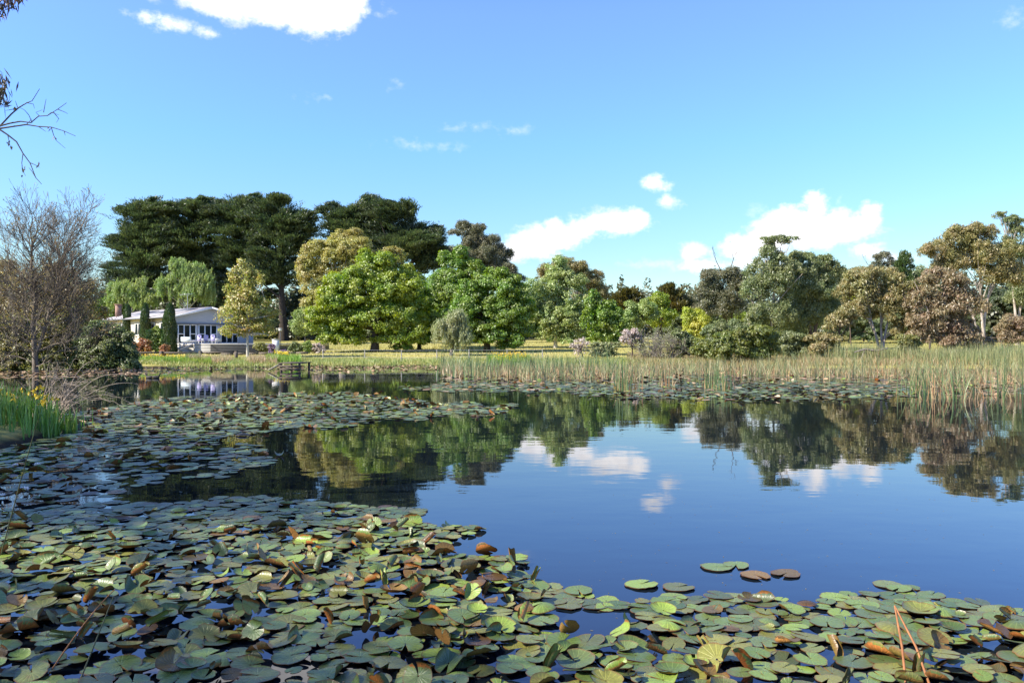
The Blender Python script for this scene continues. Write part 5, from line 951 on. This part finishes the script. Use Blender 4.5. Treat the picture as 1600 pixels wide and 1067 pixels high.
    for i in range(34):
        fx = r.uniform(-13.2, -10.9); fy = 19 + r.normal() * .45; o = bpy.data.objects.new('flower', fm); C.objects.link(o); o.parent = e
        o.location = (fx - X0, fy - Y0, r.uniform(.85, 1.12) * np.interp(fx, [-13.5, -11.8, -10.6], [1.05, 1, .85])); o.rotation_euler = (r.normal() * .3, r.normal() * .3, r.uniform(0, 6)); k = r.uniform(.9, 1.4); o.scale = (k, k, k)
    # arching dead shrub beyond it
    Y = 22.5; X = W(78, 0, Y)[0]; e = empty('dead_shrub', (X, Y, max(0, gz1(X, Y)))); tag(e, 'arching bare dead twigs sweeping over the water behind the yellow irises', 'dead shrub'); b = Buf(); r = np.random.default_rng(9)
    for i in range(46):
        a = r.normal() * .8 + (0 if r.uniform() < .6 else .5); H = r.uniform(.9, 2.1); s = r.normal() * .45 + .25; q = np.array([X + r.normal() * .25, Y + r.normal() * .2, -.1]); t = np.linspace(0, 1, 8)[:, None]; rich = s * H * 1.1
        pts = q + np.concatenate([rich * t ** 1.3, r.normal() * .3 * t, H * (t - .38 * abs(s) * 1.6 * t ** 3)], 1) + np.cumsum(r.normal(size=(8, 3)) * .018, 0); tube(b, pts, np.linspace(.011, .004, 8), 4)
        for k in range(3):
            j = r.integers(3, 8); tube(b, [pts[j], pts[j] + (r.normal() * .15 + .1, r.normal() * .1, r.uniform(.0, .25)), pts[j] + (r.normal() * .2 + .25, 0, r.uniform(-.05, .35))], [.005, .004, .003], 3)
    # two long arching sprays
    for (x1, z1) in ((1.9, 1.35), (2.3, 1.1), (1.2, 1.7)):
        t = np.linspace(0, 1, 12)[:, None]; pts = np.array([X + .2, Y, -.05]) + np.concatenate([x1 * t, 0 * t, z1 * 1.25 * (t * 1.9 - t ** 2 * 1.12)], 1); tube(b, pts, np.linspace(.014, .005, 12), 4)
    b.obj('twigs', surf('bleached_twig', (.26, .20, .15), (.46, .38, .31), 10, .9, .1), e)
    # broken brown stems in the foreground and thin stalks at left
    bs = surf('brown_stalk', (.20, .08, .03), (.34, .15, .06), 8, .6, .1)
    e = empty('broken_reed', (3.0, 5.3, 0)); tag(e, 'pair of long brown reed stalks joined at the tip, rising from the nearest pads', 'reed stalk'); tip = np.array(W(1398, 946, 5.6)); b = Buf()
    p1 = np.array(W(1418, 1090, 5.0)); p2 = np.array(W(1460, 1090, 5.0)); tube(b, [p1, (p1 + tip) / 2 + (.01, 0, .01), tip], [.009, .0085, .006], 7); b.obj('stalk', bs, e); b = Buf(); tube(b, [p2, (p2 + tip) / 2 + (.02, 0, .01), tip], [.009, .008, .006], 7); b.obj('stalk', bs, e)
    for (a, c, d_, lab, m) in (((2, 865, 8.0), (48, 690, 7.4), (60, 655, 7.3), 'thin dark reed stalk leaning over the shaded pads by the frame edge', surf('dark_stalk', (.05, .06, .03), (.09, .09, .05), 8, .6, 0)), ((62, 1075, 5.2), (135, 960, 5.3), (180, 920, 5.4), 'thin brown stalk slanting across the nearest pads', bs), ((120, 1075, 5.1), (150, 1000, 5.2), (178, 930, 5.3), 'very thin green stalk crossing behind the slanting brown stalk', surf('dark_stalk', (0, 0, 0), (0, 0, 0)))):
        P = np.array([W(*a), W(*c), W(*d_)]); e = empty('reed_stalk', tuple(P[0])); tag(e, lab, 'reed stalk'); b = Buf(); tube(b, bez(P[0], P[1], P[2], 8), np.linspace(.006, .003, 8), 6); b.obj('stalk', m, e)
bank_plants()

# ------------------------------------------------------------------ the gum on the near bank: drooping limbs enter at the top, its crown shades the near water
def near_gum():
    r = np.random.default_rng(77); X0, Y0 = -17.5, 7.5; g0 = gz1(X0, Y0); e = empty('gum_tree', (X0, Y0, g0)); tag(e, 'overhanging near gum with drooping leafy tips and a bare grey branch at the top corner', 'tree')
    w = Buf(); lf = Buf()
    tr = np.array([(X0, Y0, g0 - .3), (X0 + .2, Y0, 3), (X0 + .7, Y0 - .2, 6), (X0 + .9, Y0 - .6, 9), (X0 + 1.6, Y0 - .6, 12), (X0 + 2, Y0 - .5, 15)]); tube(w, tr, [.5, .4, .34, .27, .18, .08], 14)
    def cluster(c, s, n, dens=1.0):
        for k in range(n):
            q = c + r.normal(size=3) * s; tube(w, bez(np.array(c), (q + c) / 2 + (0, 0, .15), q, 4), [.02, .012, .008, .004], 3); m = int(26 * dens); t = r.uniform(0, 1, m)[:, None]
            P = q + r.normal(size=(m, 3)) * .22 + np.array([0, 0, -.15]); leaves(lf, P, np.array([0, 0, -1.0]) + r.normal(size=(m, 3)) * .45, r.normal(size=(m, 3)), .16 * r.uniform(.7, 1.3, m), .028)
    cs = []; hx, hy = SUN[0] / math.tan(SEL), SUN[1] / math.tan(SEL)
    def shade(qx, qy):
        for _ in range(12):
            z = r.uniform(6.0, 15.0); c = np.array([qx + hx * z, qy + hy * z, z])
            if c[0] < -.643 * max(c[1], 0) - 1.6 and abs(c[0] - X0) < 10: cs.append(c); return
    for i in range(105):
        Y_ = r.uniform(9.6, 20); shade((r.uniform(-60, 520) - 800) / F * Y_, Y_)
    for i in range(9): Y_ = r.uniform(5.0, 6.4); shade((r.uniform(0, 800) - 800) / F * Y_, Y_)
    for i in range(12): Y_ = r.uniform(20, 26); shade((r.uniform(100, 600) - 800) / F * Y_, Y_)
    for c in cs:
        k = int(np.clip(np.searchsorted(tr[:, 2], c[2] * .7), 1, 5)); p0 = tr[k - 1] + (tr[k] - tr[k - 1]) * r.uniform(); tube(w, bez(p0, (p0 + c) / 2 + np.array([0, 0, .9]), c, 7), np.linspace(.07, .015, 7), 6); cluster(c, .62, 14, 1.3)
    # leafy tips and bare branch that reach into the frame
    def tipleaf(px, py, Y, n, s, L=.13):
        c = np.array(W(px, py, Y)); P = c + r.normal(size=(n, 3)) * s * np.array([.6, .6, 1]); leaves(lf, P, np.array([.1, 0, -1.0]) + r.normal(size=(n, 3)) * .4, r.normal(size=(n, 3)), L * r.uniform(.7, 1.3, n), .02); return c
    Yb = 9.0
    for (px, py, n, s) in ((2, 128, 34, .07), (7, 145, 40, .07), (1, 160, 20, .07), (-12, 140, 80, .1), (0, 8, 30, .06), (14, 3, 24, .05), (30, -4, 30, .05), (-14, 5, 60, .1), (4, 20, 12, .05), (22, 8, 12, .04)): c = tipleaf(px, py, Yb, n, s)
    hub = np.array(W(-60, 60, Yb)); root_ = tr[3]; tube(w, bez(root_, (root_ + hub) / 2 + np.array([0, 0, 1.4]), hub, 9), np.linspace(.12, .03, 9), 7)
    for (px, py) in ((-5, 125), (-12, 10), (20, -5), (5, 150)): tube(w, bez(hub, (hub + np.array(W(px, py - 20, Yb))) / 2 + np.array([0, 0, .1]), np.array(W(px, py, Yb)), 6), np.linspace(.014, .004, 6), 4)
    h2 = np.array(W(-70, 225, Yb)); tube(w, bez(tr[2], (tr[2] + h2) / 2 + np.array([0, 0, .6]), h2, 8), np.linspace(.1, .02, 8), 6)
    tw = Buf()
    def br(pl, r0, r1): P = np.array([W(a, c, Yb) for a, c in pl]); tube(tw, P, np.linspace(r0, r1, len(P)), 5)
    br([(-70, 225), (-30, 208), (0, 197), (18, 178), (30, 168), (42, 161), (50, 158), (62, 139)], .013, .003); br([(-30, 208), (0, 201), (20, 198), (41, 195), (60, 198), (80, 199), (100, 205), (118, 213)], .012, .003)
    br([(0, 197), (15, 193), (32, 190), (48, 192), (60, 182), (74, 181), (90, 171), (104, 161)], .010, .003); br([(-70, 225), (-20, 200), (0, 203), (12, 211), (26, 222), (36, 240), (47, 255), (56, 278), (65, 288)], .013, .003)
    for pl in ([(50, 192), (45, 180), (38, 172), (30, 168)], [(68, 176), (70, 165), (72, 155)], [(74, 181), (80, 176), (92, 180)], [(80, 199), (84, 212), (88, 220), (102, 232)], [(36, 240), (34, 255), (36, 268), (40, 275)], [(48, 255), (55, 258), (62, 262)], [(12, 211), (14, 220), (16, 230)], [(42, 161), (52, 163), (54, 170)], [(84, 176), (92, 186), (88, 192)], [(100, 205), (102, 212)], [(28, 170), (24, 158)], [(60, 198), (72, 206)], [(56, 278), (50, 268), (45, 262)], [(90, 171), (100, 175), (106, 178)], [(62, 182), (56, 176), (66, 172)], [(41, 195), (50, 186)], [(26, 170), (15, 172), (8, 173)]): br(pl, .005, .002)
    for (px, py) in ((36, 262), (40, 268), (35, 270), (60, 260), (88, 218), (14, 222), (16, 228), (24, 172), (76, 202)): tipleaf(px, py, Yb, 3, .02, .05)
    tw.obj('branch', surf('dead_branch_bark', (.05, .045, .045), (.11, .10, .10), 9, .9, .1), e, smooth=True); w.obj('trunk', BARK['gum'](), e, smooth=True); lf.obj('crown', leafmat('near_gum_leaf', [(0.06, 0.04, 0.035), (0.11, 0.075, 0.055), (0.09, 0.10, 0.045), (0.14, 0.09, 0.07)], .25), e)
near_gum()
for o in bpy.data.objects:
    if '_w' in o: del o['_w']
